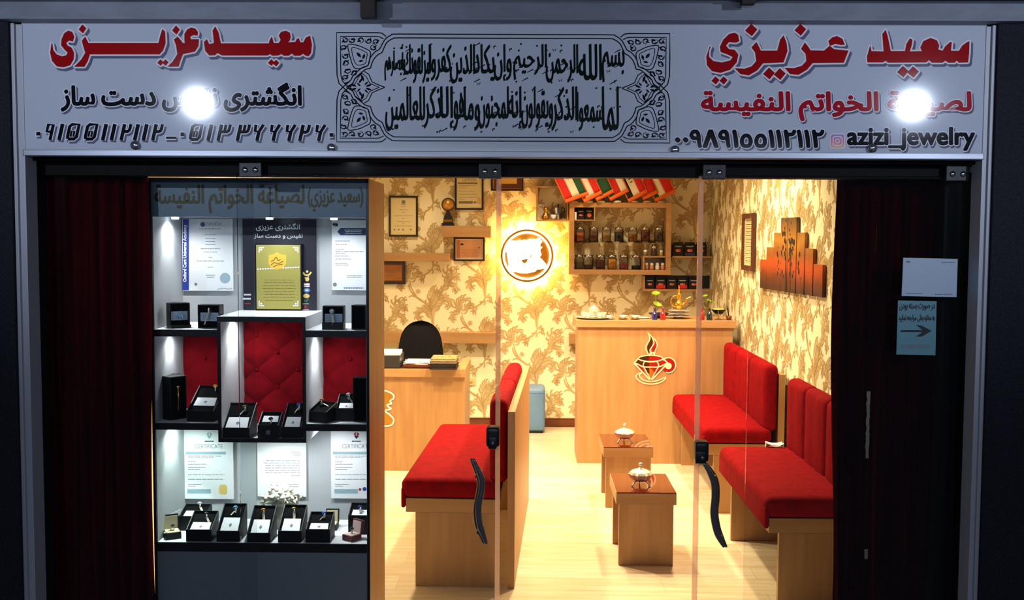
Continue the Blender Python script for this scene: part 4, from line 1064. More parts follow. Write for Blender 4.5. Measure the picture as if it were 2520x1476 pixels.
for o_ in [o for o in COL.objects if o.get('label') == 'ring with navy stone in the back right bottom box']: o_.location.x = SX1 - T - 0.05; o_.location.y -= 0.0
# small hinged ring boxes
def hinged(label, px, py, Y, w, colm, inm, rz, gem, rlabel, td_, open_deg=98, zs=None):
    p = at(px, py, Y); z = zs if zs is not None else bz; t = thing('hinged_ring_box', label, 'jewellery box', (0, 0, 0))
    h = w * 0.42
    MB().box((-w / 2, -w / 2, 0), (w / 2, w / 2, h), 0.002).build('base', colm, t)
    MB().rbox((-w / 2 + 0.003, -w / 2 + 0.003, h - 0.004), (w / 2 - 0.003, w / 2 - 0.003, h + 0.003), 0.003, 2).build('cushion', inm, t)
    rm = Matrix.Rotation(R(-open_deg + 90), 3, 'X'); c = Vector((0, w / 2 + 0.008, h + w * 0.46))
    lo = MB().box(c - Vector((w / 2, 0.007, w / 2)), c + Vector((w / 2, 0.007, w / 2)), 0.002, rot=rm).build('lid', colm, t)
    MB().box(c - Vector((w / 2 - .004, 0.0095, w / 2 - .004)), c + Vector((w / 2 - .004, -0.0072, w / 2 - .004)), 0.001, rot=rm).build('lid_lining', inm, lo)
    t.location = (p.x, Y, z); t.rotation_euler = (0, 0, rz); WL[t.name] = Vector((p.x, Y, z))
    if gem: ring(rlabel, Vector((p.x, Y, z + h + 0.012)), gem, (0, 0, rz + R(60)), tagdir=td_)
    return t
CREAM = M('cream_satin', (226, 212, 168), 0.6); DGRN = M('dark_green_leatherette', (16, 34, 24), 0.5); MAR = M('maroon_leatherette', (92, 18, 20), 0.45); PINKS = M('pink_satin', (232, 200, 190), 0.6)
hinged('black hinged ring box with cream lining, front left corner of the bottom shelf', 424, 1312, Y0 + 0.065, 0.058, BLK, CREAM, R(28), 'dark', 'silver ring with dark stone in the cream-lined box', (-0.02, -0.02, -0.012))
hinged('dark green hinged box with cream lining behind the rightmost front ring box', 815, 1300, Y0 + 0.20, 0.052, DGRN, CREAM, 0, None, '', None, zs=bz)
hinged('maroon hinged ring box with pink lining, front right corner of the bottom shelf', 866, 1315, Y0 + 0.055, 0.052, MAR, PINKS, R(-38), 'dark', 'ring with dark stone on the maroon box', (0.002, -0.03, -0.03))
# leaflet card
p = at(399, 1290, Y0 + 0.10)
t = thing('folded_leaflet', 'small folded white leaflet standing against the left wall of the bottom shelf', 'leaflet', (p.x, Y0 + 0.1, bz))
lz = bz + 0.0002
MB().prism([(SX0 + T + 0.004, Y0 + 0.105, lz), (SX0 + T + 0.026, Y0 + 0.17, lz), (SX0 + T + 0.034, Y0 + 0.17, lz + 0.082), (SX0 + T + 0.012, Y0 + 0.105, lz + 0.078)], (-0.001, 0.001, 0)).build('cover', WHITE, t)
a = Art(lambda u, v: Vector((SX0 + T + 0.004 + 0.022 * u + 0.008 * v, Y0 + 0.105 + 0.065 * u, lz + 0.08 * v)), (0.94, -0.32, -0.05), 0.0001, 0.0006)
a.poly([(.38, .5), (.5, .36), (.62, .5), (.5, .62)], 0); a.build('emblem', INK, t)
# white coral
cp = at(688, 1262, Y0 + 0.21); random.seed(21)
t = MB()
for k in range(130):
    a_, h = random.uniform(0, 2 * math.pi), random.random()
    rr_ = (0.016 + 0.062 * (h ** 0.8)) * random.uniform(0.35, 1)
    c = Vector((cp.x + rr_ * math.cos(a_) * 1.25, cp.y + rr_ * math.sin(a_) * 0.55, bz + 0.015 + 0.160 * h * (1 - 0.25 * (rr_ / 0.08) ** 2)))
    L = random.uniform(0.013, 0.022)
    t.ball(c, (L, 0.0085, 0.0085), 7, rot=Matrix.Rotation(random.uniform(-1.2, 1.2), 3, 'Y') @ Matrix.Rotation(random.uniform(0, 3), 3, 'Z'))
t.lathe([(0.03, 0), (0.026, 0.02), (0.03, 0.06), (0.02, 0.11)], (cp.x, cp.y, bz), 14)
tag(t.build('white_coral', M('coral_white', (232, 226, 202), 0.6)), 'knobbly white coral piece standing at the middle of the bottom shelf', 'coral')

# middle level, left
zb = zB + 0.0003
def upright(label, cx, y, z, w, h, dep, rz, ra=None, card=True, lip=0.3, pend=False):
    """box on end with its open side towards -y"""
    t = thing('upright_ring_box', label, 'jewellery box', (0, 0, 0)); k = 0.004
    sh = MB().box((-w / 2, dep - k, 0), (w / 2, dep, h)).box((-w / 2, 0, 0), (-w / 2 + k, dep - k, h)).box((w / 2 - k, 0, 0), (w / 2, dep - k, h)).box((-w / 2 + k, 0, h - k), (w / 2 - k, dep - k, h)).box((-w / 2 + k, 0, 0), (w / 2 - k, dep - k, k))
    sh.build('box_shell', BLK, t)
    MB().box((-w / 2 + k, 0.012, k), (w / 2 - k, dep - k, h - k)).build('velvet_insert', BLKV, t)
    if lip: MB().box((-w / 2, -0.014, 0), (w / 2, -0.0002, h * lip), 0.001).build('front_tray', BLK, t)
    if card:
        co = MB().box((-w * .42, 0.0105, h * 0.30), (w * .42, 0.0118, h * 0.66)).build('card', NP, t)
        am = Art(lambda u, v: Vector((u * w, 0.0105, v * h)), (0, -1, 0), 0.0001, 0.0002)
        for q in range(6): am.rect((-.36, .36 + q * .045), (.30 - .1 * (q % 2), .375 + q * .045), 0)
        am.build('card_print', INKG, co)
    if pend:
        MB().tube([(0, 0.004, h * 0.72), (0.002, 0.003, h * 0.5), (-0.001, 0.003, h * 0.2)], [0.004, 0.003, 0.002], 8).ball((0, 0.004, h * .75), 0.007, 8).build('gold_pen', GOLD, t)
    t.location = (cx, y, z); t.rotation_euler = (0, 0, rz); WL[t.name] = Vector((cx, y, z))
    if ra:
        gem, lab, u, f, td_ = ra
        c = Matrix.Rotation(rz, 3, 'Z') @ Vector((u * w, -0.001, f * h)) + Vector((cx, y, z))
        ring(lab, c, gem, (R(-80), 0, rz + R(10)), tagdir=td_, s=1.15)
    return t
s_ = lambda px: px * (Y0 + 3.75) / FPX
upright('tall black box on end with gold chain pen, middle shelf far left', SX0 + T + 0.062, Y0 + 0.075, zb, 0.072, 0.165, 0.052, R(52), None, False, 0, True)
upright('black box pair behind, outermost on the middle shelf left end', SX0 + T + 0.026, Y0 + 0.16, zb, 0.06, 0.16, 0.03, R(80), None, False, 0, False)
def wrow(px0, px1, Y, pyb, hfpx, hbpx, dep, z, label, ra, card, rz=0.0, logo=False):
    cx, _, w = front_of(px0, px1, pyb, Y); hf = at(px0, hfpx, Y).z - z; hb = at(px0, hbpx, Y + dep).z - z
    return wedge_box(label, cx, Y, z, w, dep, hf, hb, rz, ra, card, logo)
wrow(459, 527, Y0 + 0.03, 1040, 1010, 948, 0.13, zb, 'black box with yellow ring on the middle shelf left of the red niche', ('yellow', 'ring with big round yellow stone, middle shelf left', .2, .86, None), (.28, .6), R(-4))
wrow(754, 808, Y0 + 0.035, 1040, 1012, 986, 0.07, zb, 'low black box turned sideways right of the red niche', ('amber', 'ring with amber stone in the sideways box right of the niche', -.28, .8, (0.03, -0.012, -0.012)), None, R(-26))
wrow(826, 874, Y0 + 0.07, 1040, 1004, 968, 0.08, zb, 'black box with silver ring, second right of the red niche', ('white', 'silver ring with clear stone right of the red niche', .05, .74, (0.014, -0.01, -0.016)), (.06, .5), 0)
upright('tall black box with white top edge, right end of the middle shelf', SX1 - T - 0.032, Y0 + 0.05, zb, 0.054, 0.168, 0.06, R(-8), None, False, 0)
# niche
zn = nz0 + 0.0125
wrow(545, 614, Y0 + 0.015, 1078, 1052, 990, 0.115, zn, 'black box with olive ring, left in the red tufted niche', ('olive', 'silver ring with olive stone, left in the red niche', .16, .72, (-0.014, -0.01, -0.016)), (.05, .5))
wrow(634, 686, Y0 + 0.012, 1080, 1046, 1012, 0.07, zn, 'small black box with maker mark between the two niche boxes', ('dark', 'dark ring in the small middle niche box', .1, .25, None), (.4, .85), 0, True)
wrow(692, 742, Y0 + 0.02, 1078, 1050, 991, 0.11, zn, 'black box with blue ring, right in the red tufted niche', ('blue', 'silver ring with blue stone, right in the red niche', .16, .80, (-0.014, -0.008, -0.018)), (.05, .5))
# top level
za = zA + 0.0003
upright('black box showing a white card and turquoise ring, top shelf left end', SX0 + T + 0.075, Y0 + 0.07, za, 0.075, 0.094, 0.05, R(35), ('turq', 'silver ring with turquoise stone on the top shelf left end', .05, .42, None), True, 0.12)
upright('closed black box behind the turquoise ring box at the left wall', SX0 + T + 0.024, Y0 + 0.165, za, 0.05, 0.09, 0.03, R(60), None, False, 0)
upright('black box with grey card and strip tag, top shelf just left of the niche', fx(516, Y0 + 0.06), Y0 + 0.055, za, s_(55), 0.089, 0.05, R(-2), ('dark', 'ring with long white tag, top shelf left of the niche', .02, .74, (-0.012, -0.012, -0.045)), True, 0.0)
upright('black box with grey card and ring, top shelf right of the niche', fx(821, Y0 + 0.05), Y0 + 0.045, za, s_(52), 0.088, 0.05, R(2), ('white', 'silver ring with tag, top shelf right of the niche', -.05, .72, (0.006, -0.01, -0.04)), True, 0.30)
upright('plain black box on end in the top shelf right corner', SX1 - T - 0.034, Y0 + 0.04, za, 0.055, 0.092, 0.06, R(-6), None, False, 0)
# ================================================================ furniture
def dgrid(x): return x
# ---- left bench (local: long axis y, sits facing -x), turned 2.3 degrees
def bench(name, label, L, seat_x0, seat_x1, back_x, zs, back_z, cush, rz, loc, face, seams, board_ext=0.0, legs=(0.0, 1.0), gap=0.0):
    """local frame: y = 0 near end .. L far end. face = -1: sits facing -x (back on +x side)."""
    t = thing(name, label, 'bench', (0, 0, 0))
    x0, x1 = seat_x0, seat_x1
    MB().box((x0, 0, zs - 0.065), (x1, L, zs), 0.002).build('seat_board', WOODH, t)
    for k, f in enumerate(legs):
        y = 0.0005 + f * (L - 0.03)
        xa_, xb_ = (x0 + 0.045, x1 - 0.001) 
        MB().box((xa_, y, 0.0008), (xb_, y + 0.028, zs - 0.0655), 0.0015).build('leg_panel', WOOD, t)
    def puff(p, h):
        if p.z > 0: p = Vector((p.x, p.y, p.z + 0.018 * (1 - (p.x / h.x) ** 2) * (1 - (p.y / h.y) ** 4)))
        return p
    MB().rbox((x0 - 0.022, -0.012, zs + 0.001), (back_x - 0.035, L + 0.004 - gap, zs + 0.095), 0.035, 6, puff).rbox((x0 - 0.022, -0.008, zs - 0.045), (x0 - 0.001, L - gap, zs + 0.05), 0.010, 3).build('seat_cushion', RED, t)
    n = len(seams) + 1; ys = [0.0] + list(seams) + [L + cush]
    for k in range(n):
        ya, yb = ys[k] + (0.0 if k == 0 else 0.002), ys[k + 1]
        def bp(p, h):
            if p.x < 0: p = Vector((p.x - 0.012 * (1 - (p.y / h.y) ** 2) * (1 - 0.6 * (p.z / h.z) ** 2) + 0.008 * math.exp(-((p.y) / 0.02) ** 2), p.y, p.z))
            return p
        MB().rbox((back_x - 0.085, ya, zs + 0.075), (back_x - 0.001, yb, back_z), 0.035, 6, bp).build('back_cushion', RED, t)
    MB().box((back_x, -0.012, 0.0008), (back_x + 0.034, L + board_ext, back_z - 0.055), 0.0015).build('back_board', WOOD, t)
    t.location = loc; t.rotation_euler = (0, 0, rz); WL[t.name] = Vector(loc)
    return t
pn = atz(1025, 1441, 0.0)
bench('wall_bench', 'red velvet bench with tall wooden back panel, standing mid-room behind the left glass door', 1.42, -0.045, 0.385, 0.43, 0.415, 0.885, 0.0, R(-2.3), (pn.x - 0.005, pn.y, 0), -1, [0.7], 0.26)
# right benches against the wall
def wbench(label, y0, L, seams, legs):
    return bench('wall_bench', label, L, 0.0, 0.40, 0.42, 0.415, 0.885, 0.0, 0.0, (1.055, y0, 0), -1, seams, 0.0, legs)
wbench('nearer red velvet bench along the right wall, front left corner close to the curtain', 0.85, 1.10, [0.36, 0.74], (0.0, 1.0))
wbench('farther red velvet bench along the right wall, touching the wooden counter', 2.48, 1.32, [0.44, 0.88], (0.0, 1.0))
# white tissue on the wood between the benches
p = atz(1900, 1102, 0.47)
ts = thing('tissue', 'crumpled white tissue lying on the end of the far bench seat board', 'tissue', (1.36, 2.05, 0))
ts.location = (0, 0, 0); WL[ts.name] = Vector((0, 0, 0))
zz0 = 0.445
MB().grid(lambda u, v: Vector((1.275 + 0.09 * u, 1.885 + 0.05 * v, 0.530 + 0.010 * math.sin(5 * u + 2) * math.cos(6 * v) + 0.008 * math.sin(9 * v))), 12, 8).build('sheet', WHITE, ts)

# ---- side tables
def side_table(label, x0, y0):
    t = thing('side_table', label, 'side table', (0, 0, 0), None)
    W_, D_, H_ = 0.298, 0.42, 0.372
    MB().box((0, 0, H_ - 0.062), (W_, D_, H_ - 0.006), 0.0015).build('top_slab', WOODH, t)
    MB().box((0.001, 0.001, H_ - 0.0058), (W_ - 0.001, D_ - 0.001, H_), 0.001).build('glass_top', TTOP, t)
    for y in (0.012, D_ - 0.045):
        MB().box((0.016, y, 0.0008), (W_ - 0.012, y + 0.03, H_ - 0.0625), 0.0015).build('leg_panel', WOOD, t)
    t.location = (x0, y0, 0); WL[t.name] = Vector((x0, y0, 0)); return t
q1 = atz(1522, 1391, 0); q2 = atz(1490, 1249, 0)
side_table('nearer small wooden side table with brown glass top, in front of the right benches', q1.x - 0.016, q1.y - 0.012)
side_table('farther small wooden side table with brown glass top, close to the counter', q2.x - 0.016, q2.y - 0.012)
def bowl(label, px, py, tx):
    z = 0.3725; p = atz(px, py, z); c = (p.x, p.y, z)
    t = thing('sugar_bowl', label, 'bowl', c)
    rib = lambda a_: 1 + 0.07 * math.cos(10 * a_)
    b = MB().lathe([(0.018, 0.020), (0.030, 0.024), (0.048, 0.036), (0.056, 0.052), (0.060, 0.058), (0.056, 0.058), (0.048, 0.044), (0.026, 0.030)], c, 40, rib=rib, smooth=False)
    b.build('bowl_body', SILVB, t)
    for k in range(3):
        a_ = R(90 + 120 * k); e = Vector((math.cos(a_), math.sin(a_), 0))
        MB().tube([Vector(c) + e * 0.024 + Vector((0, 0, 0.026)), Vector(c) + e * 0.040 + Vector((0, 0, 0.016)), Vector(c) + e * 0.048 + Vector((0, 0, 0.004)), Vector(c) + e * 0.056 + Vector((0, 0, 0.0035))], [0.005, 0.004, 0.0035, 0.003], 8).build('foot', SILVB, t)
    l = MB().lathe([(0.060, 0.0585), (0.050, 0.070), (0.030, 0.080), (0.012, 0.086), (0.006, 0.090)], c, 40, rib=rib, smooth=False)
    lo = l.build('lid', SILVB, t)
    MB().lathe([(0.004, 0.089), (0.006, 0.094), (0.003, 0.097), (0.010, 0.102), (0.012, 0.108), (0.007, 0.114), (0.0005, 0.116)], c, 14).build('knob', SILVB, lo)
SILVB = M('cut_silver', (244, 238, 222), 0.22, 0.55)
bowl('silver lidded sugar bowl on the nearer side table', 1576, 1193, 0)
bowl('silver lidded sugar bowl on the farther side table', 1537, 1087, 0)

# ---- pouf
pp_ = atz(1341, 1067, 0)
pf = thing('pouf', 'blue-grey leatherette cube pouf beside the bench panel by the back wall', 'pouf', (pp_.x - 0.18, pp_.y + 0.17, 0))
MB().rbox((pp_.x - 0.36, pp_.y, 0.018), (pp_.x, min(pp_.y + 0.34, YB - 0.03), 0.375), 0.03, 5).build('body', POUF, pf)
MB().box((pp_.x - 0.345, pp_.y + 0.015, 0.0008), (pp_.x - 0.015, min(pp_.y + 0.32, YB - 0.035), 0.02)).build('base', BLKM, pf)
sm = MB()
for z in (0.335,): 
    for a_, b_ in (((pp_.x - 0.362, pp_.y - 0.001), (pp_.x + 0.001, pp_.y - 0.001)),): sm.tube([(a_[0] + .02, a_[1], z), (b_[0] - .02, b_[1], z)], 0.0018, 6)
sm.build('seam', POUF, pf)

# ---- counter
Yc = atz(1420, 1139, 0).y; cx0, cx1 = at(1421, 1000, Yc).x, at(1800, 1000, Yc).x
czt = at(1600, 789, Yc - 0.02).z; czb = at(1600, 806, Yc - 0.02).z
ct = thing('bar_counter', 'wooden bar counter with diamond coffee cup emblem, at the back right of the shop', 'counter', ((cx0 + cx1) / 2, Yc + 0.2, 0))
MB().box((cx0, Yc, 0.0008), (cx1, Yc + 0.018, czb - 0.0005), 0.001).build('front_panel', WOOD, ct)
MB().box((cx0, Yc + 0.0185, 0.0008), (cx0 + 0.018, Yc + 0.42, czb - 0.0005), 0.001).build('side_panel', WOOD, ct)
MB().box((cx1 - 0.018, Yc + 0.0185, 0.0008), (cx1, Yc + 0.42, czb - 0.0005), 0.001).build('side_panel', WOOD, ct)
MB().box((cx0 - 0.02, Yc - 0.02, czb), (at(1811, 795, Yc).x, Yc + 0.44, czt), 0.002).build('top_slab', WOODH, ct)
MB().box((cx0 + 0.02, Yc + 0.03, 0.5), (cx1 - 0.02, Yc + 0.40, 0.52)).build('inner_shelf', WOODH, ct)
# emblem (zoom px: 1400,680 scale 5.272)
LOGW = M('logo_cream_edge', (250, 226, 180), 0.4); LOGR = M('logo_dark_red', (150, 22, 14), 0.3); LOGB = M('logo_dark_brown', (62, 30, 10), 0.3); LOGO_ = M('logo_amber', (176, 92, 20), 0.3)
a = Art(lambda u, v: at(1400 + u / 5.272, 680 + v / 5.272, Yc), (0, -1, 0), 0.0004, 0.004)
ell = lambda cx, cy, rx, ry, a0=0, a1=360, n=28: [(cx + rx * math.cos(R(a0 + (a1 - a0) * k / n)), cy + ry * math.sin(R(a0 + (a1 - a0) * k / n))) for k in range(n + 1)]
# filled facets
a.disc((1060, 1062), 150, 2, 0, 30, 34); a.poly([(1040, 1030)] + ell(1060, 1062, 150, 34, -90, 90, 14) + [(1040, 1094)], 1, 0.5)
a.disc((1290, 1150), 92, 1, 0, 30, 94)
a.poly([(905, 1075), (970, 1100), (955, 1160), (870, 1110)], 2, 1); a.poly([(1200, 1100), (1245, 1085), (1262, 1120), (1170, 1160), (1155, 1105)], 1, 1)
a.poly([(985, 1108), (1040, 1110), (1040, 1165), (970, 1165)], 2, 1); a.poly([(1040, 1110), (1130, 1110), (1155, 1165), (1040, 1165)], 1, 1)
a.poly([(985, 1180), (1040, 1180), (1062, 1330)], 3, 1); a.poly([(1040, 1180), (1150, 1180), (1062, 1330)], 3, 1); a.poly([(1040, 1180), (1150, 1180), (1110, 1250), (1075, 1200)], 1, 1.4); a.poly([(985, 1180), (1040, 1180), (1045, 1260), (1020, 1250)], 2, 1.4)
a.poly([(880, 1140), (960, 1180), (1000, 1290), (930, 1200)], 1, 1); a.poly([(1165, 1185), (1240, 1145), (1190, 1210), (1110, 1290)], 1, 1)
a.poly(smooth([(1075, 790), (1040, 860), (1015, 920), (1035, 990), (1060, 940), (1085, 870)], 3, True), 2, 0); a.poly(smooth([(1090, 800), (1130, 880), (1120, 950), (1085, 985), (1080, 930), (1110, 870)], 3, True), 1, 0)
W_ = 15
def ln(p, w=W_, sm=True, closed=False, l=2.0): a.stroke(smooth(p, 5, closed) if sm else p, w, 0, l, closed)
ln(ell(1060, 1062, 158, 40), 14, False)
ln([(905, 1060), (840, 1125)]); ln([(1215, 1060), (1280, 1120)]); ln([(845, 1122), (900, 1140), (960, 1170), (1060, 1174), (1170, 1170), (1280, 1120)], 15)
ln([(930, 1085), (1000, 1105), (1060, 1108), (1130, 1104), (1200, 1085)], 10); ln([(985, 1105), (965, 1130), (965, 1170)], 10); ln([(1140, 1105), (1162, 1130), (1162, 1168)], 10)
ln([(845, 1125), (1045, 1335)], 18, False); ln([(1280, 1125), (1080, 1335)], 18, False); ln([(970, 1172), (1060, 1335)], 12, False); ln([(1160, 1172), (1066, 1335)], 12, False)
ln(ell(1290, 1150, 94, 98, -140, 110), 15, False); a.disc((1290, 1160), 42, 0, 2.6, 20)
ln([(945, 1248), (890, 1265), (870, 1300), (900, 1345), (980, 1385), (1080, 1395), (1180, 1375), (1245, 1330), (1250, 1298)], 15); ln([(920, 1300), (960, 1340), (1040, 1358), (1140, 1352), (1240, 1310)], 14); ln([(945, 1248), (915, 1275), (920, 1300)], 12)
ln([(1030, 1015), (995, 930), (1010, 880), (1045, 820), (1040, 770), (1020, 728)], 13); ln([(1020, 728), (1075, 780), (1130, 840), (1145, 900), (1120, 960), (1110, 1015)], 13); ln([(1080, 800), (1105, 860), (1070, 920), (1050, 960), (1075, 1015)], 12)
ln([(1040, 1015), (1085, 985), (1110, 1015)], 18)
a.build('cup_emblem', [LOGW, LOGR, LOGB, LOGO_], ct)

# ---- desk
Yd = atz(1000, 1158, 0).y; dx1 = at(1144, 1050, Yd).x; dx0 = dx1 - 1.0
dzt, dzb = at(1040, 908, Yd - 0.02).z, at(1040, 928, Yd - 0.02).z
dk = thing('office_desk', 'wooden desk with golden map emblem, behind the showcase on the left', 'desk', ((dx0 + dx1) / 2, Yd + 0.3, 0))
MB().box((dx0, Yd, 0.0008), (dx1, Yd + 0.018, dzb - 0.0005), 0.001).build('front_panel', WOOD, dk)
MB().box((dx1 - 0.03, Yd + 0.0185, 0.0008), (dx1, Yd + 0.60, dzb - 0.0005), 0.001).build('side_panel', WOOD, dk)
MB().box((dx0, Yd + 0.0185, 0.0008), (dx0 + 0.03, Yd + 0.60, dzb - 0.0005), 0.001).build('side_panel', WOOD, dk)
MB().box((dx0, Yd - 0.02, dzb), (dx1 + 0.003, Yd + 0.64, dzt), 0.0015).build('top_slab', WOODH, dk)
MB().box((dx0 + 0.02, Yd, dzt + 0.0003), (dx1 - 0.06, Yd + 0.60, dzt + 0.005), 0.001).build('glass_top', M('dark_desk_glass', (58, 32, 22), 0.08, coat=0.4), dk)
a = Art(lambda u, v: at(920 + u / 3.208, 720 + v / 3.208, Yd), (0, -1, 0), 0.0005, 0.004)
mp_ = [(20, 790), (60, 775), (110, 778), (150, 800), (158, 830), (130, 850), (138, 875), (105, 885), (135, 915), (95, 930), (110, 950), (140, 975), (158, 1010), (140, 1040), (90, 1052), (40, 1045), (0, 1020), (-40, 980), (-60, 900), (-30, 830)]
a.poly(mp_, 0, 0); a.stroke([(x + random.uniform(-3, 3), y + random.uniform(-3, 3)) for x, y in smooth(mp_, 4, True)], 12, 1, 1, True)
a.build('map_emblem', [GOLDD, WHITE], dk)
dz = dzt + 0.0055
def deskp(px, py): return atz(px, py, dz)
# things on the desk
p = deskp(984, 905); b = thing('file_box', 'dark open file box with white papers sticking out, left end of the desk', 'box', (p.x, p.y, dz))
MB().box((p.x - 0.22, p.y, dz + 0.0003), (p.x, p.y + 0.24, dz + 0.085), 0.003).build('box_body', M('dark_grey_box', (46, 42, 42), 0.4), b)
MB().box((p.x - 0.215, p.y + 0.004, dz + 0.0855), (p.x - 0.004, p.y + 0.23, dz + 0.105), 0.002, rot=Matrix.Rotation(R(3), 3, 'Z')).build('papers', PAPER, b)
p = deskp(990, 904); b = thing('letter_tray', 'brown letter tray with loose white papers in the middle of the desk', 'tray', (p.x, p.y, dz))
MB().box((p.x + 0.006, p.y + 0.01, dz + 0.0003), (p.x + 0.20, p.y + 0.22, dz + 0.018), 0.003).build('tray_body', M('tray_brown', (112, 52, 26), 0.3), b)
st = MB()
for k in range(4): st.box((p.x + 0.012, p.y + 0.018, dz + 0.019 + k * 0.0045), (p.x + 0.185, p.y + 0.21, dz + 0.0225 + k * 0.0045), rot=Matrix.Rotation(R((-6, 4, 9, -3)[k]), 3, 'Z'))
st.build('papers', PAPER, b)
random.seed(2)
p = deskp(1057, 909); zk = dz + 0.0003
bl = ['bottom black book of the pile on the right of the desk', 'second black book from the bottom of the desk pile', 'third dark brown book of the desk pile', 'topmost patterned book of the desk pile']
bmats = [BLK, M('book_black_brown', (30, 20, 18), 0.4), M('book_dark_brown', (70, 42, 28), 0.4), M('book_patterned', (206, 176, 110), 0.4, noise=(60, (60, 36, 24)))]
for k in range(4):
    h = (0.020, 0.018, 0.016, 0.018)[k]; o_ = (0, 0.004, 0.002, 0.006)[k]
    b = thing('book', bl[k], 'book', (p.x + 0.1, p.y, zk), 'books piled on the desk')
    cv = MB().box((p.x + o_, p.y, zk), (p.x + 0.185 - o_, p.y + 0.24, zk + 0.003), 0.0008).box((p.x + o_, p.y, zk + h - 0.003), (p.x + 0.185 - o_, p.y + 0.24, zk + h), 0.0008).box((p.x + o_, p.y, zk + 0.003), (p.x + o_ + 0.003, p.y + 0.24, zk + h - 0.003))
    cv.build('cover', bmats[k], b)
    MB().box((p.x + o_ + 0.0035, p.y + 0.004, zk + 0.0032), (p.x + 0.182 - o_, p.y + 0.236, zk + h - 0.0032)).build('pages', M('book_pages', (196, 180, 146), 0.7) if k > 1 else M('dark_book_edge', (40, 32, 30), 0.6), b)
    zk += h + 0.0003
# ---- office chair behind the desk
Yh = Yd + 0.92
hz = at(1036, 788, Yh).z; hx0, hx1 = at(980, 870, Yh).x, at(1094, 870, Yh).x; hc = (hx0 + hx1) / 2
ch = thing('office_chair', 'black office chair with rounded back, behind the desk', 'chair', (hc, Yh, 0))
hw = (hx1 - hx0) / 2
def chb(u, v, side):
    v = 1 - (1 - v) ** 1.9; z = 0.52 + (hz - 0.52) * v
    s = hw * (0.98 if v < 0.35 else math.sqrt(max(0.0, 1 - ((v - 0.35) / 0.65) ** 4.2)) * 0.98 * (1 - 0.14 * (v - 0.35) / 0.65))
    x = hc + s * (2 * u - 1); e = 1 - (2 * u - 1) ** 2
    return Vector((x, Yh - side * (0.012 + 0.045 * e * (1 - (2 * v - 1) ** 4)) + 0.05 * (2 * u - 1) ** 2 * -1, z))
MB().grid(lambda u, v: chb(u, v, 1), 20, 24).grid(lambda u, v: chb(u, v, -1), 20, 24).build('backrest', CHAIRM, ch)
MB().rbox((hc - 0.23, Yh - 0.46, 0.44), (hc + 0.23, Yh - 0.02, 0.53), 0.045, 5).build('seat', CHAIRM, ch)
MB().tube([(hc, Yh - 0.24, 0.09), (hc, Yh - 0.24, 0.44)], 0.028, 12).build('gas_post', PLASTIC, ch)
MB().box((hc - 0.03, Yh - 0.02, 0.42), (hc + 0.03, Yh + 0.03, 0.60), 0.005).box((hc - 0.03, Yh - 0.24, 0.415), (hc + 0.03, Yh + 0.02, 0.438)).build('back_bracket', PLASTIC, ch)
for k in range(5):
    a_ = 2 * math.pi * k / 5 + 0.3; e = Vector((math.cos(a_), math.sin(a_), 0)); c0 = Vector((hc, Yh - 0.24, 0))
    lg = MB().tube([c0 + Vector((0, 0, 0.10)), c0 + e * 0.14 + Vector((0, 0, 0.09)), c0 + e * 0.27 + Vector((0, 0, 0.065))], [0.024, 0.02, 0.014], 8).build('base_arm', PLASTIC, ch)
    MB().ball(c0 + e * 0.27 + Vector((0, 0, 0.028)), (0.026, 0.026, 0.0275), 8).build('caster', PLASTIC, lg)
# ================================================================ back wall
def wshelf(name, x0, y0, x1, y1, label, dep=0.14, Yw=YB, endpx=None):
    Y = Yw - dep; p0, p1 = at(x0, y1, Y), at(x1, y0, Y)
    o = MB().box((p0.x, Y, p0.z), (p1.x, Yw - 0.003, p1.z), 0.0015).build(name, WOODH)
    return tag(o, label, 'shelf')
wshelf('wall_shelf', 880, 623, 1105, 642, 'light wooden wall shelf above the wooden plaque, left end hidden by the showcase', 0.15)
wshelf('wall_shelf', 1087, 556, 1208, 583, 'short wooden wall shelf under the round trophy', 0.15)
wshelf('wall_shelf', 860, 819, 1223, 843, 'long wooden wall board behind the black office chair', 0.12)
wshelf('wall_shelf', 1401, 822, 1560, 846, 'wooden wall board half hidden behind the counter, left end showing', 0.12)
AMW = [INK, INKG, CERT, PINKC, WPLAQ, FRAMEBR, SILV, GOLD, WHITE, M('cert_brown_bar', (128, 104, 78), 0.5), M('cert_yellow', (220, 176, 90), 0.5), M('cert_pinkbar', (196, 120, 90), 0.5)]
def wframe(label, x0, y0, x1, y1, fw, fm, inner, fn, Y=None, dep=0.022):
    Y = (YB - 0.004 - dep) if Y is None else Y
    p0, p1 = at(x0, y1, Y), at(x1, y0, Y); f = fw * (Y + 3.7) / FPX
    t = thing('framed_certificate', label, 'picture frame', ((p0.x + p1.x) / 2, Y, p0.z))
    fr = MB()
    fr.box((p0.x, Y, p1.z - f), (p1.x, Y + dep, p1.z), 0.001).box((p0.x, Y, p0.z), (p1.x, Y + dep, p0.z + f), 0.001).box((p0.x, Y, p0.z + f), (p0.x + f, Y + dep, p1.z - f), 0.001).box((p1.x - f, Y, p0.z + f), (p1.x, Y + dep, p1.z - f), 0.001)
    fr.build('frame', fm, t)
    MB().box((p0.x + f * .9, Y + 0.010, p0.z + f * .9), (p1.x - f * .9, Y + dep - 0.001, p1.z - f * .9)).build('certificate_sheet', inner, t)
    a = Art(lambda u, v: at(u, v, Y + 0.010), (0, -1, 0), 0.0003, 0.0004); fn(a); a.build('print', AMW, t)
    return t
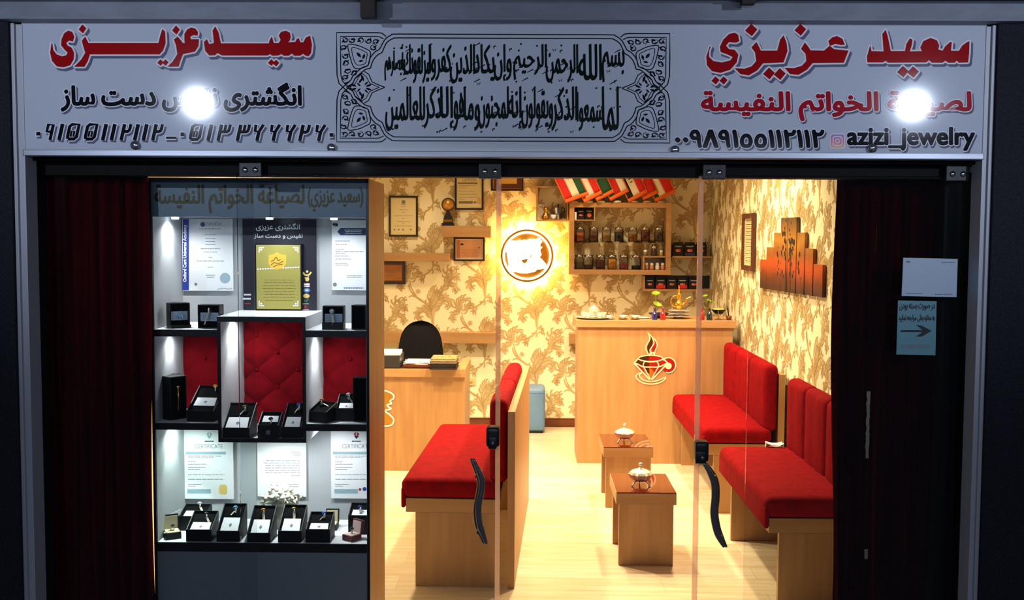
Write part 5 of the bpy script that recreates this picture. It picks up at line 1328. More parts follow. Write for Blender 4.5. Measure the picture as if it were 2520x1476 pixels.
def fA(a):
    a.disc((993, 497), 5, 1, 0, 12)
    for y, w in ((503, 14), (508, 12), (516, 22), (522, 10), (531, 50), (538, 6), (545, 34), (549, 6), (556, 46)): a.lines(993 - w / 2, 993 + w / 2, y - 1, y + 1, 1, 1, 0, 0.1, 1.1)
    for x in (971, 981, 992, 1011): a.disc((x, 565), 2.2, 1, 0, 8)
wframe('black framed portrait certificate with small centred lines, nearest the showcase on the back wall', 957, 482, 1028, 582, 4.5, FRAMEB, CERT, fA)
def fB(a):
    text(a, 'Certificate', 1138, 436, 1172, 446, 1, 0, rtl=False)
    a.rect((1127, 449), (1175, 452.5), 9); 
    for y, w in ((456, 46), (462, 20), (470, 44), (478, 50), (486, 52), (491, 14)): a.lines(1129, 1129 + w, y - 1, y + 1, 1, 1, 0, 0.1, 1.0, 'l')
    a.rect((1129, 495), (1164, 501), 9); a.disc((1169, 498), 4, 1, 0.5, 14, 2.8); a.rect((1174, 488), (1184, 501), 10)
wframe('black framed certificate with grey bars, cut by the black rail above the trophy', 1119, 408, 1190, 516, 4.5, FRAMEB, CERT, fB)
def fC(a): a.rect((1216, 400), (1283, 463), 5, 0); a.rect((1226, 400), (1272, 452), 10, 1)
wframe('brown framed plaque at the top of the back wall behind the door hanger', 1208, 392, 1288, 469, 4.0, FRAMEB, WPLAQ, fC)
def fD(a):
    a.stroke([(1122, 589), (1188, 589), (1188, 637), (1122, 637)], 1.6, 8, 0, True); a.rect((1124, 591), (1132, 635), 11, 0.5)
    a.disc((1137, 601), 4, 0, 0.5, 10, 2.6); a.disc((1179, 609), 2.2, 9, 0.5, 10)
    a.lines(1134, 1180, 612, 632, 6, 11, 0.5, 0.3, 1.0)
wframe('black framed pinkish landscape certificate under the short shelf', 1116, 584, 1193, 642, 4.5, FRAMEB, PINKC, fD)
def fE(a): a.stroke([(930, 649), (991, 649), (991, 693), (930, 693)], 7, 5, 0, True); a.rect((930, 659), (982, 684), 4, 1); a.lines(950, 974, 664, 680, 4, 9, 2, 0.3, 1.0)
wframe('brown wooden plaque in black frame under the long wall shelf, partly behind the showcase', 900, 643, 997, 699, 4.5, FRAMEB, WPLAQ, fE)
# trophy
Yt = YB - 0.08; p = at(1103, 551, Yt); c = at(1103, 503, Yt)
tr = thing('trophy', 'round gold trophy on black stepped base, on the short wall shelf', 'trophy', (p.x, Yt, at(1103, 556, YB - .15).z + .0005))
zb_ = at(1103, 556, YB - .15).z + .0006
s_ = (Yt + 3.7) / FPX
MB().prism([(p.x - 15 * s_, Yt - 0.02, zb_), (p.x + 15 * s_, Yt - 0.02, zb_), (p.x + 15 * s_, Yt - 0.02, p.z + 2 * s_), (p.x + 12 * s_, Yt - 0.02, p.z + 3 * s_), (p.x + 11 * s_, Yt - 0.02, p.z + 14 * s_), (p.x + 3 * s_, Yt - 0.02, c.z - 16 * s_), (p.x - 3 * s_, Yt - 0.02, c.z - 16 * s_), (p.x - 11 * s_, Yt - 0.02, p.z + 14 * s_), (p.x - 12 * s_, Yt - 0.02, p.z + 3 * s_), (p.x - 15 * s_, Yt - 0.02, p.z + 2 * s_)], (0, 0.04, 0)).build('trophy_base', PLASTIC, tr)
MB().box((p.x - 10 * s_, Yt - 0.022, p.z + 5 * s_), (p.x + 10 * s_, Yt - 0.0202, p.z + 11 * s_)).build('name_plate', GOLD, tr)
MB().lathe([(0.0001, 0.012), (13.5 * s_, 0.012), (13.5 * s_, -0.004), (0.0001, -0.004)], (c.x, Yt - 0.004, c.z), 28, axis='Y').build('gold_disc', GOLDD, tr)
MB().torus((c.x, Yt - 0.008, c.z), 14.5 * s_, 2.0 * s_, 32, 8, rot=Matrix.Rotation(R(90), 3, 'X')).build('disc_rim', FRAMEB, tr)
# round backlit emblem
Ye = YB - 0.075; ec = at(1297, 629, Ye); es = (Ye + 3.7) / FPX
em = thing('backlit_emblem', 'round gold emblem with white lit map shape, glowing on the back wall', 'wall sign', (ec.x, Ye, ec.z - 65 * es))
MB().lathe([(0.0001, 0.004), (65 * es, 0.004), (65 * es, -0.010), (0.0001, -0.010)], (ec.x, Ye, ec.z), 64, axis='Y').build('gold_disc', GOLDD, em)
rg = MB(); n = 64
def annulus(mb, r0, r1, y0, y1):
    for k in range(n):
        a0, a1 = 2 * math.pi * k / n, 2 * math.pi * (k + 1) / n
        P = lambda r, a_, y: (ec.x + r * es * math.cos(a_), y, ec.z + r * es * math.sin(a_))
        for q in ((P(r0, a0, y0), P(r0, a1, y0), P(r1, a1, y0), P(r1, a0, y0)), (P(r1, a0, y0), P(r1, a1, y0), P(r1, a1, y1), P(r1, a0, y1)), (P(r0, a1, y0), P(r0, a0, y0), P(r0, a0, y1), P(r0, a1, y1))): mb.poly(q)
    return mb
annulus(rg, 54.5, 60, Ye - 0.0065, Ye - 0.0041).build('white_ring', GLOW, em)
random.seed(14)
a = Art(lambda u, v: at(u, v, Ye - 0.0041), (0, -1, 0), 0.0004, 0.001)
sh0 = [(1252, 592), (1290, 590), (1318, 587), (1328, 585), (1334, 594), (1330, 604), (1334, 610), (1329, 618), (1333, 626), (1328, 634), (1338, 642), (1346, 652), (1344, 661), (1322, 664), (1308, 672), (1288, 673), (1268, 669), (1255, 672), (1252, 655), (1250, 640), (1247, 625), (1240, 610), (1247, 605)]
dn = []
for i in range(len(sh0)):
    A_, B_ = sh0[i], sh0[(i + 1) % len(sh0)]; m = max(2, int(math.hypot(B_[0] - A_[0], B_[1] - A_[1]) / 4))
    for k in range(m): dn.append((A_[0] + (B_[0] - A_[0]) * k / m + random.uniform(-1.6, 1.6), A_[1] + (B_[1] - A_[1]) * k / m + random.uniform(-1.6, 1.6)))
a.poly(dn, 0, 0)
a.poly([(1283, 640), (1299, 636), (1297, 643), (1292, 648), (1287, 646)], 1, 1); a.stroke([(1305, 634), (1308, 626)], 1.6, 1, 1); a.stroke([(1274, 641), (1276, 643)], 1.6, 1, 1)
a.build('lit_map_shape', [GLOW, GOLDD], em)
annulus(MB(), 44, 58, Ye + 0.030, Ye + 0.024).build('led_strip', HALO, em)
MB().lathe([(0.0001, 0.02), (0.05, 0.02), (0.05, -0.044), (0.0001, -0.044)], (ec.x, Ye + 0.03, ec.z), 24, axis='Y').build('mounting_hub', PLASTIC, em)
# wall socket
p = at(1158, 938, YB - 0.004)
so = thing('wall_socket', 'pale square wall socket between the desk and the red bench', 'socket', (p.x, YB - 0.01, p.z - 0.04))
MB().rbox((p.x - 0.042, YB - 0.012, p.z - 0.036), (p.x + 0.042, YB - 0.003, p.z + 0.036), 0.004, 2).build('plate', M('socket_cream', (226, 200, 140), 0.5), so)
MB().lathe([(0.0001, 0.0012), (0.019, 0.0012), (0.019, 0)], (p.x, YB - 0.0122, p.z), 18, axis='Y').build('socket_face', M('socket_ivory', (206, 176, 112), 0.5), so)

# ---- shelf units
def frame_box(name, label, x0, y0, x1, y1, dep, t_px, mat=WOODH, Yw=YB, back=False):
    Y = Yw - dep; p0, p1 = at(x0, y1, Y), at(x1, y0, Y); f = t_px * (Y + 3.7) / FPX
    t = thing(name, label, 'shelf unit', ((p0.x + p1.x) / 2, Y + dep / 2, p0.z))
    for nm, a_, b_ in (('top_board', (p0.x, Y, p1.z - f), (p1.x, Yw - 0.004, p1.z)), ('bottom_board', (p0.x, Y, p0.z), (p1.x, Yw - 0.004, p0.z + f)), ('side_board', (p0.x, Y, p0.z + f), (p0.x + f, Yw - 0.004, p1.z - f)), ('side_board', (p1.x - f, Y, p0.z + f), (p1.x, Yw - 0.004, p1.z - f))):
        MB().box(a_, b_, 0.001).build(nm, mat, t)
    return t, p0, p1, f, Y
# small cube shelf
s1, a0, a1, f1_, Ys1 = frame_box('cube_shelf', 'small wooden cube shelf with gold vase and coffee pot, left of the jar shelf', 1319, 458, 1399.3, 544, 0.15, 4)
za_ = a0.z + f1_ + 0.0004
def onz(px, Y, z): q = at(px, 500, Y); return Vector((q.x, Y, z))
c = onz(1343, Ys1 + 0.06, za_); k_ = (Ys1 + 3.76) / FPX
v = thing('gold_vase', 'small gold figurine vase at the left of the cube shelf', 'vase', c)
MB().lathe([(7 * k_, 0), (9 * k_, 3 * k_), (9.5 * k_, 8 * k_), (6 * k_, 14 * k_), (4.2 * k_, 18 * k_), (5.5 * k_, 23 * k_), (5.5 * k_, 27 * k_), (3 * k_, 31 * k_), (0.0002, 33 * k_)], c, 18).build('vase_body', GOLD, v)
c = onz(1362, Ys1 + 0.04, za_); v = thing('white_cup', 'white handleless cup between gold vase and coffee pot', 'cup', c)
MB().lathe([(4 * k_, 0), (5.5 * k_, 4 * k_), (7.4 * k_, 12 * k_), (6.8 * k_, 12 * k_), (4.6 * k_, 4 * k_), (0.0002, 2.5 * k_)], c, 18).build('cup_body', WHITE, v)
c = onz(1374, Ys1 + 0.06, za_); v = thing('moka_pot', 'silver stovetop coffee pot on the cube shelf', 'coffee pot', c)
MB().lathe([(6 * k_, 0), (6.5 * k_, 1 * k_), (5.2 * k_, 12 * k_), (5.2 * k_, 13.5 * k_), (8 * k_, 15 * k_), (10 * k_, 29 * k_), (9 * k_, 31 * k_), (0.0002, 34 * k_)], c, 10, smooth=False).build('pot_body', CHROME, v)
MB().tube([c + Vector((9 * k_, 0, 28 * k_)), c + Vector((15 * k_, 0, 28 * k_)), c + Vector((15 * k_, 0, 16 * k_))], [1.6 * k_, 1.6 * k_, 1.3 * k_], 8).build('handle', PLASTIC, v)
MB().ball(c + Vector((0, 0, 35.5 * k_)), 2.4 * k_, 8).build('knob', PLASTIC, v)
# large jar shelf
s2, b0, b1, f2_, Yj = frame_box('jar_shelf', 'large light wooden wall shelf unit with two rows of glass jars', 1400, 499, 1653, 675, 0.20, 12)
kk = (Yj + 3.78) / FPX
zg = at(1500, 595, Yj + 0.02).z
MB().box((b0.x + f2_, Yj + 0.015, zg - 0.008), (b1.x - f2_, YB - 0.005, zg), 0.001).build('glass_shelf', GLASSF, s2)
x_a = at(1462, 530, Yj).x; z_a = at(1430, 540, Yj).z
MB().box((b0.x + f2_, Yj + 0.004, z_a - 0.010), (x_a, YB - 0.005, z_a), 0.001).build('compartment_floor', WOODH, s2)
MB().box((x_a, Yj + 0.004, z_a - 0.010), (x_a + 0.010, YB - 0.005, b1.z - f2_), 0.001).build('compartment_side', WOODH, s2)
x_b = at(1586, 650, Yj).x; z_b = at(1610, 630, Yj).z
MB().box((x_b, Yj + 0.004, z_b - 0.012), (b1.x - f2_, YB - 0.005, z_b), 0.001).build('compartment_top', WOODH, s2)
MB().box((x_b - 0.012, Yj + 0.004, b0.z + f2_), (x_b, YB - 0.005, z_b), 0.001).build('compartment_side', WOODH, s2)
CONT = {n_: M('jar_filling_' + n_, c_, 0.7, noise=(90, c2_)) for n_, c_, c2_ in (('orange', (196, 92, 30), (120, 60, 34)), ('cocoa', (92, 54, 34), (74, 42, 26)), ('pale', (150, 124, 84), (130, 104, 66)), ('black', (34, 26, 18), (14, 10, 8)), ('amber', (170, 104, 44), (96, 56, 26)), ('maroon', (96, 20, 20), (70, 14, 18)), ('dusky', (84, 62, 48), (62, 44, 34)),
                                                              ('green', (104, 96, 48), (80, 72, 34)), ('plum', (60, 30, 30), (44, 22, 24)), ('purple', (84, 32, 36), (60, 22, 28)), ('yellow', (208, 140, 46), (186, 112, 30)), ('pink', (172, 74, 80), (128, 44, 54)), ('coal', (26, 20, 18), (16, 12, 12)))}
def jar(px, z, w, h, fill, cont, label, grp, Y):
    c = onz(px, Y, z); r = w / 2 * kk; H_ = h * kk
    t = thing('glass_jar', label, 'jar', c, grp)
    sq = lambda a_: 1.0 / max(abs(math.cos(a_)), abs(math.sin(a_))) ** 0.6 * 0.92
    MB().lathe([(r * .92, 0.0004), (r, 0.004), (r, H_ * .74), (r * .80, H_ * .84), (r * .80, H_ * .9)], c, 24, rib=sq).build('jar_body', JAR, t)
    MB().lathe([(r * .86, H_ * .86), (r * .88, H_ * .88), (r * .88, H_ * .99), (r * .80, H_), (0.0002, H_)], c, 22).build('lid', CHROME, t)
    MB().lathe([(r * .84, 0.004), (r * .90, 0.008), (r * .90, H_ * fill), (r * .6, H_ * (fill + .02)), (0.0002, H_ * (fill + .035))], c, 20, rib=sq).build('filling', CONT[cont], t)
Yjr = Yj + 0.075
top = [(1428, .62, 'orange', 'glass jar of orange slices, leftmost of the upper jar row'), (1462, .66, 'cocoa', 'glass jar of brown powder, second from left in the upper jar row'), (1493, .62, 'pale', 'glass jar of pale dried pieces, third from left in the upper jar row'), (1524, .68, 'black', 'glass jar of black lumps, middle of the upper jar row'), (1558, .55, 'amber', 'glass jar of amber curls, third from right in the upper jar row'), (1589, .68, 'maroon', 'glass jar of dark maroon pieces, second from right in the upper jar row'), (1622, .66, 'dusky', 'glass jar of dusky brown pieces, rightmost of the upper jar row')]
for px, fl, cn, lb in top: jar(px, zg + 0.0004, 24.5, 35, fl, cn, lb, 'jars on the glass shelf', Yjr)
bot = [(1426.5, .5, 'green', 'glass jar of greenish leaves, leftmost of the lower jar row'), (1450, .3, 'plum', 'glass jar a third full of plum pieces, second in the lower jar row'), (1479, .62, 'purple', 'glass jar of dark purple petals, third in the lower jar row'), (1508, .7, 'yellow', 'glass jar of orange-yellow pieces in the lower jar row'), (1537, .42, 'pink', 'glass jar of pink buds in the lower jar row'), (1567, .26, 'coal', 'glass jar with a little black tea, rightmost of the lower jar row')]
for px, fl, cn, lb in bot: jar(px, b0.z + f2_ + 0.0004, 24.5, 35.5, fl, cn, lb, 'jars on the bottom board', Yjr)
def shaker(px, z, w, h, bodym, label, grp=None, capm=SILV, Y=None):
    c = onz(px, Y or (Yj + 0.05), z); r = w / 2 * kk; H_ = h * kk
    t = thing('spice_shaker', label, 'shaker', c, grp)
    MB().lathe([(r * .95, 0.0004), (r, 0.003), (r * .95, H_ * .55), (r * .62, H_ * .66), (0.0002, H_ * .67)], c, 16).build('shaker_body', bodym, t)
    MB().lathe([(r * .72, H_ * .62), (r * .85, H_ * .66), (r * .85, H_ * .86), (r * .5, H_), (0.0002, H_)], c, 16).build('cap', capm, t)
PKB = M('pinkish_spice', (190, 128, 96), 0.4); WHB = M('salt_white', (226, 214, 200), 0.4)
for px, m_, lb in ((1593, PKB, 'leftmost small shaker with pink contents in the lower right compartment'), (1606, PKB, 'second small shaker with pink contents in the lower right compartment'), (1620, WHB, 'white small shaker in the lower right compartment'), (1633, PKB, 'rightmost small shaker in the lower right compartment')):
    shaker(px, b0.z + f2_ + 0.0005, 10.5, 17.5, m_, lb, 'shakers in the lower right compartment', WHITE)
shaker(1590, z_b + 0.0005, 10.5, 15, M('grey_spice', (120, 104, 88), 0.4), 'small white-lidded jar at the left on the compartment top', None, WHITE)
shaker(1611, z_b + 0.0005, 15, 28, M('dark_grinder', (60, 36, 26), 0.3), 'tall dark grinder in the middle on the compartment top', None, CHROME)
shaker(1629, z_b + 0.0005, 9.5, 14, M('striped_pot', (170, 140, 90), 0.4), 'little beige pot at the right on the compartment top', None, WHITE)
# canisters, packs
ORP = M('pack_orange_print', (214, 104, 40), 0.4); REDP = M('pack_red', (196, 22, 20), 0.4); PNKP = M('pack_pink_print', (214, 120, 96), 0.4); BLUP = M('pack_blue', (24, 34, 92), 0.4)
PK_ = [WHITE, PNKP, REDP, ORP, BLUP, INKG]
def pack(px0, px1, y0, Y, z, label, body, kind, dep=0.06, grp='coffee packs on the wall boards'):
    p0, p1 = at(px0, 600, Y), at(px1, 600, Y); h = at(px0, y0, Y).z - z
    t = thing('coffee_pack', label, 'pack', ((p0.x + p1.x) / 2, Y + dep / 2, z), grp)
    w = p1.x - p0.x
    MB().prism([(p0.x, Y + 0.004, z), (p1.x, Y + 0.004, z), (p1.x, Y + 0.010, z + h * .86), (p0.x, Y + 0.010, z + h * .86)], (0, dep, 0)).box((p0.x + .004, Y + dep * .4, z + h * .86), (p1.x - .004, Y + dep * .5, z + h)).build('pack_body', body, t)
    a = Art(lambda u, v: Vector((p0.x + w * u, Y + 0.004 + 0.006 * v, z + h * v)), (0, -1, 0.05), 0.0003, 0.0006)
    a.rect((.18, .70), (.82, .73), 0); a.rect((.26, .64), (.74, .66), 5)
    a.disc((.5, .40), .26, 1, 0, 16, .10); a.disc((.62, .44), .12, 2 if kind != 'o' else 3, .5, 12, .07)
    if kind == 'r': a.rect((.06, .04), (.94, .34), 2)
    if kind == 'o': a.disc((.5, .38), .28, 3, .6, 14, .18)
    if kind == 'b': a.rect((.06, .04), (.94, .22), 4)
    a.build('print', PK_, t); return t
Yp1 = YB - 0.16
zc1 = z_a + 0.0005
pack(1420, 1438, 512, Yj + 0.05, zc1, 'black canister with dim print in the upper left compartment of the jar shelf', BLK, 'k', 0.07, None)
pack(1440, 1459, 511, Yj + 0.05, zc1, 'black canister with orange picture in the upper left compartment of the jar shelf', BLK, 'o', 0.07, None)
p = at(1416.5, 530, Yj + 0.03)
tag(MB().box((p.x - 0.008, Yj + 0.03, zc1), (p.x + 0.008, Yj + 0.036, zc1 + 0.062), 0.001).build('paper_tag', WHITE), 'narrow white paper tag at the left edge of the upper left compartment', 'tag')
x_w = XR - 0.004
def board2(label, x0, y0, y1, xend, dep, side):
    Y = YB - dep; p0 = at(x0, y1, Y); p1 = at(x0, y0, Y)
    t = thing('pack_shelf', label, 'shelf', (p0.x, Y, p0.z))
    MB().box((p0.x, Y, p0.z), (xend, YB - 0.004, p1.z), 0.001).build('shelf_board', WOODH, t)
    if side:
        q = at(x0, side, Y); MB().box((p0.x - 0.012, Y, p0.z), (p0.x - 0.0002, YB - 0.004, q.z), 0.001).build('side_board', WOODH, t)
        MB().box((p0.x, YB - 0.012, p1.z), (xend, YB - 0.004, q.z)).build('dark_back', BLKM, t)
    return p1.z + 0.0005
zp1 = board2('upper right shelf board holding black coffee packs, beside the jar shelf', 1654, 630, 634, x_w, 0.17, 0)
zp2 = board2('lower right wooden shelf with five black and red packs above the counter', 1587, 711, 716, x_w, 0.17, 679)
Yp = YB - 0.15
pack(1656, 1682, 596, Yp, zp1, 'black coffee pack on the upper right board, next to the jar shelf', BLK, 'k')
pack(1685, 1712, 596, Yp, zp1, 'black and blue coffee pack on the upper right board', BLK, 'b')
pack(1714, 1740, 596, Yp, zp1, 'black coffee pack at the corner end of the upper right board', BLK, 'k')
for (x0, x1, kd, lb) in ((1590, 1612, 'k', 'leftmost black pack on the lower right shelf'), (1615, 1640, 'r', 'left red-bottomed pack on the lower right shelf'), (1643, 1667, 'k', 'black pack in the middle of the lower right shelf'), (1669, 1694, 'r', 'right red-bottomed pack on the lower right shelf, behind the ewer tip'), (1697, 1722, 'k', 'rightmost black pack on the lower right shelf')):
    pack(x0, x1, 682, Yp, zp2, lb, BLK, kd)

# ---- table flags on top of the jar shelf
FL = {n_: M('flag_' + n_, c_, 0.7) for n_, c_ in (('red', (206, 24, 20)), ('white', (236, 222, 196)), ('green', (20, 74, 36)), ('black', (24, 22, 26)), ('orange', (226, 100, 24)), ('gold', (216, 160, 60)))}
FM = [FL['red'], FL['white'], FL['green'], FL['black'], FL['orange'], FL['gold']]
zf_ = b1.z + 0.0005
def flag(k, bx, D, C, stripes, deco, label):
    Yf = YB - 0.175; Yb_ = Yf - 0.012
    c = onz(bx, Yf, zf_); s__ = (Yf + 3.7) / FPX
    t = thing('table_flag', label, 'flag', c, 'table flags on the jar shelf')
    MB().lathe([(10 * s__, 0), (10.5 * s__, 2 * s__), (9 * s__, 4.5 * s__), (2 * s__, 5.5 * s__), (0.0002, 6 * s__)], c, 20).build('flag_base', CREAM if k in (1, 2, 3) else WOODH, t)
    # cloth: four corners in photo px; A-D left edge, B-C right edge
    h = 1.0
    A_ = (D[0] - 40, D[1] - 84); B_ = (C[0] - 40, C[1] - 84)
    top_ = at((A_[0] + B_[0]) / 2, (A_[1] + B_[1]) / 2, Yf)
    MB().tube([c + Vector((0, 0.004, 5 * s__)), Vector((top_.x, Yf + 0.004, top_.z + 0.02))], 0.003, 8).build('flag_pole', GOLD, t)
    MB().ball((top_.x, Yf + 0.004, top_.z + 0.026), 0.007, 8).build('pole_tip', GOLD, t)
    def P(u, v, l=0.0):      # u across the stripes, v from top down
        x = A_[0] + (B_[0] - A_[0]) * u + (D[0] - A_[0]) * v; y = A_[1] + (B_[1] - A_[1]) * u + (D[1] - A_[1]) * v
        q = at(x, y, Yb_ - 0.011 * (6 - k) + 0.003 * math.sin(7 * u + 2 * v + k)); return q
    m = MB(); n = 24
    cols = []
    for (f0, f1, mi) in stripes: cols.append((f0, f1, mi))
    nv = 10
    for (f0, f1, mi) in cols: m.grid(lambda u, v: P(f0 + (f1 - f0) * u, 1 - v), 6, nv, mi)
    m.grid(lambda u, v: P(-0.05 + 1.10 * u, 1.0 + 0.10 * (1 - v)), 18, 1, 4)
    m.grid(lambda u, v: P(-0.06 + 0.06 * u, 1 - v), 1, nv, 4).grid(lambda u, v: P(1.0 + 0.05 * u, 1 - v), 1, nv, 4)
    co = m.build('flag_cloth', FM, t)
    sd = co.modifiers.new('thickness', 'SOLIDIFY'); sd.thickness = 0.0012
    if deco:
        a = Art(lambda u, v: P(u, v), (0, -1, 0), 0.0003, 0.0016); deco(a); a.build('flag_device', FM, t)
    return t
def Z7(x, y): return (1310 + x / 5.27, 420 + y / 5.27)
def d_iran(a): a.stroke([(.42, .42), (.40, .47), (.44, .52)], .025, 0); a.stroke([(.50, .40), (.50, .54)], .025, 0); a.stroke([(.58, .42), (.60, .47), (.56, .52)], .025, 0)
def d_leb(a): a.poly([(.30, .50), (.55, .50), (.425, .30)], 2)
def d_irq(a):
    for q, (x0, x1) in enumerate(((.42, .50), (.42, .47), (.42, .58), (.42, .58))): a.rect((.43, .36 + q * .09), (.57 if q != 1 else .50, .39 + q * .09), 2)
def d_bah(a): a.poly([(.0, .30), (1, .30), (1, .55), (.80, .66), (.62, .52), (.45, .66), (.28, .52), (.12, .62), (0, .5)], 1)
flag(0, 1414, Z7(430, 372), Z7(700, 272), [(0, .33, 0), (.33, .68, 1), (.68, 1, 2)], d_iran, 'red, white and green table flag with red emblem, leftmost on the jar shelf')
flag(1, 1450, Z7(665, 370), Z7(880, 258), [(0, .16, 0), (.16, .66, 1), (.66, 1, 0)], d_leb, 'red and white table flag with green tree, second from left')
flag(2, 1479, Z7(825, 350), Z7(1035, 240), [(0, 1, 2)], lambda a: a.poly([(0, 0), (1, 0), (1, .52), (0, .66)], 0), 'red over green table flag, third from left')
flag(3, 1519, Z7(1005, 345), Z7(1225, 230), [(0, .28, 2), (.28, .66, 0), (.66, 1, 1)], None, 'green, red and white striped table flag, middle of the row')
flag(4, 1560, Z7(1245, 365), Z7(1470, 240), [(0, .30, 3), (.30, .66, 1), (.66, 1, 0)], d_irq, 'black, white and red table flag with green script, third from right')
flag(5, 1592, Z7(1430, 335), Z7(1610, 245), [(0, 1, 0)], d_bah, 'red table flag with white zigzag, second from right')
flag(6, 1627, Z7(1590, 360), Z7(1830, 240), [(0, .24, 2), (.24, .58, 1), (.58, 1, 0)], None, 'green, white and red table flag, rightmost on the jar shelf')

# ---- right wall: art panels and frame
XA = XR - 0.022
cols_ = [(1871, 1886, 705), (1886.5, 1904, 615), (1904.5, 1921.5, 510), (1922, 1939, 400), (1939.5, 1961, 398), (1961.5, 1981, 508), (1981.5, 2001.5, 625), (2002, 2025, 740)]
SUN = sunset_mat(); SUNI = M('tree_silhouette', (30, 16, 10), 0.6)
zbot = at_ = None
nm_ = ['first', 'second', 'third', 'fourth', 'fifth', 'sixth', 'seventh', 'eighth']
tallp = ['leftmost, shortest far sunset canvas panel on the right wall', 'second sunset canvas panel from the left end, one step taller', 'third sunset canvas panel from the left, left of the two tallest', 'left one of the two tallest sunset canvas panels with tree crown', 'right one of the two tallest sunset canvas panels with tree crown', 'sunset canvas panel just right of the two tallest', 'seventh sunset canvas panel, second from the near end', 'rightmost, nearest short sunset canvas panel on the right wall']
zb0 = atx(1871, 708, XA).z; zb1 = atx(2022, 732, XA).z
random.seed(31)
for k, (xa_, xb_, yt) in enumerate(cols_):
    pxm = (xa_ + xb_) / 2; ytp = 400 + yt / 2.952
    pa, pb_ = atx(xa_, ytp, XA), atx(xb_, ytp, XA)
    ztop_ = atx(pxm, ytp, XA).z; zlo = zb0 + (zb1 - zb0) * k / 7
    t = thing('canvas_panel', tallp[k], 'canvas art', (XA, (pa.y + pb_.y) / 2, zlo), 'sunset tree canvas set')
    MB().box((XA, pb_.y + 0.003, zlo), (XR - 0.004, pa.y - 0.003, ztop_), 0.001).build('canvas', SUN, t)
    y0_, y1_ = pb_.y + 0.004, pa.y - 0.004
    a = Art(lambda u, v: Vector((XA, y0_ + (y1_ - y0_) * u, v)), (-1, 0, 0), 0.0003, 0.0006)
    cy_ = (atx(1940, 600, XA).y); any_ = False
    # tree: trunks and leaf clusters placed by true position on the wall
    for q in range(150):
        yy = cy_ + random.gauss(0, 0.17); zz = random.uniform(1.40, 1.90); rr_ = random.uniform(0.008, 0.026)
        if abs(yy - cy_) > 0.34 * (1.0 - (zz - 1.40) / 0.60): continue
        if y0_ + rr_ < yy < y1_ - rr_ and zz + rr_ < ztop_:
            a.poly([((yy - y0_) / (y1_ - y0_) + rr_ / (y1_ - y0_) * math.cos(w_) * random.uniform(.5, 1), zz + rr_ * math.sin(w_) * random.uniform(.5, 1)) for w_ in [0, .7, 1.5, 2.2, 3, 3.8, 4.6, 5.4]], 0, 0.02 * (q % 30)); any_ = True
    for dy_ in (-0.06, 0.05):
        yy = cy_ + dy_
        if y0_ + .012 < yy < y1_ - .012: u_ = (yy - y0_) / (y1_ - y0_); w_ = 0.010 / (y1_ - y0_); a.poly([(u_ - w_, 1.30), (u_ + w_, 1.30), (u_ + w_ * .6, 1.62), (u_ - w_ * .6, 1.62)], 0, 1)
    if any_: a.build('tree_silhouette', SUNI, t)
    else: a.mb.bm.free()
XF = XR - 0.024
fa, fb = atx(1826, 528, XF), atx(1854, 522, XF); fz0 = (atx(1826, 664, XF).z + atx(1854, 668, XF).z) / 2; fz1 = (fa.z + fb.z) / 2
t = thing('framed_verse', 'narrow dark framed verse sheet on the right wall, left of the sunset canvases', 'picture frame', (XF, (fa.y + fb.y) / 2, fz0))
fr = MB(); fwm = 0.035
for a_, b_ in (((XF, fb.y, fz1 - fwm), (XR - 0.004, fa.y, fz1)), ((XF, fb.y, fz0), (XR - 0.004, fa.y, fz0 + fwm)), ((XF, fb.y, fz0 + fwm), (XR - 0.004, fb.y + fwm * 1.6, fz1 - fwm)), ((XF, fa.y - fwm * 1.6, fz0 + fwm), (XR - 0.004, fa.y, fz1 - fwm))): fr.box(a_, b_, 0.001)
fr.build('frame', FRAMEBR, t)
MB().box((XF + 0.010, fb.y + 0.05, fz0 + 0.03), (XR - 0.005, fa.y - 0.05, fz1 - 0.03)).build('verse_sheet', CERT, t)
a = Art(lambda u, v: Vector((XF + 0.010, fa.y - 0.06 - (fa.y - fb.y - 0.12) * u, fz1 - 0.04 - (fz1 - fz0 - 0.08) * v)), (-1, 0, 0), 0.0003, 0.0006)
for q in range(12): a.rect((0.04, (q + .9) / 12.5), (0.96, (q + .97) / 12.5), 0); a.lines(0.1, 0.9, (q + .35) / 12.5, (q + .55) / 12.5, 1, 1, 0, .2, .012)
a.build('print', [INKG, FRAMEB], t)

# ---- on the counter
zc_ = czt + 0.0004; Yq = Yc + 0.10; kq = (Yq + 3.7) / FPX
def cpos(px, Y): q = at(px, 780, Y); return Vector((q.x, Y, zc_))
def Lp(pr): return [(r * kq, z * kq) for r, z in pr]
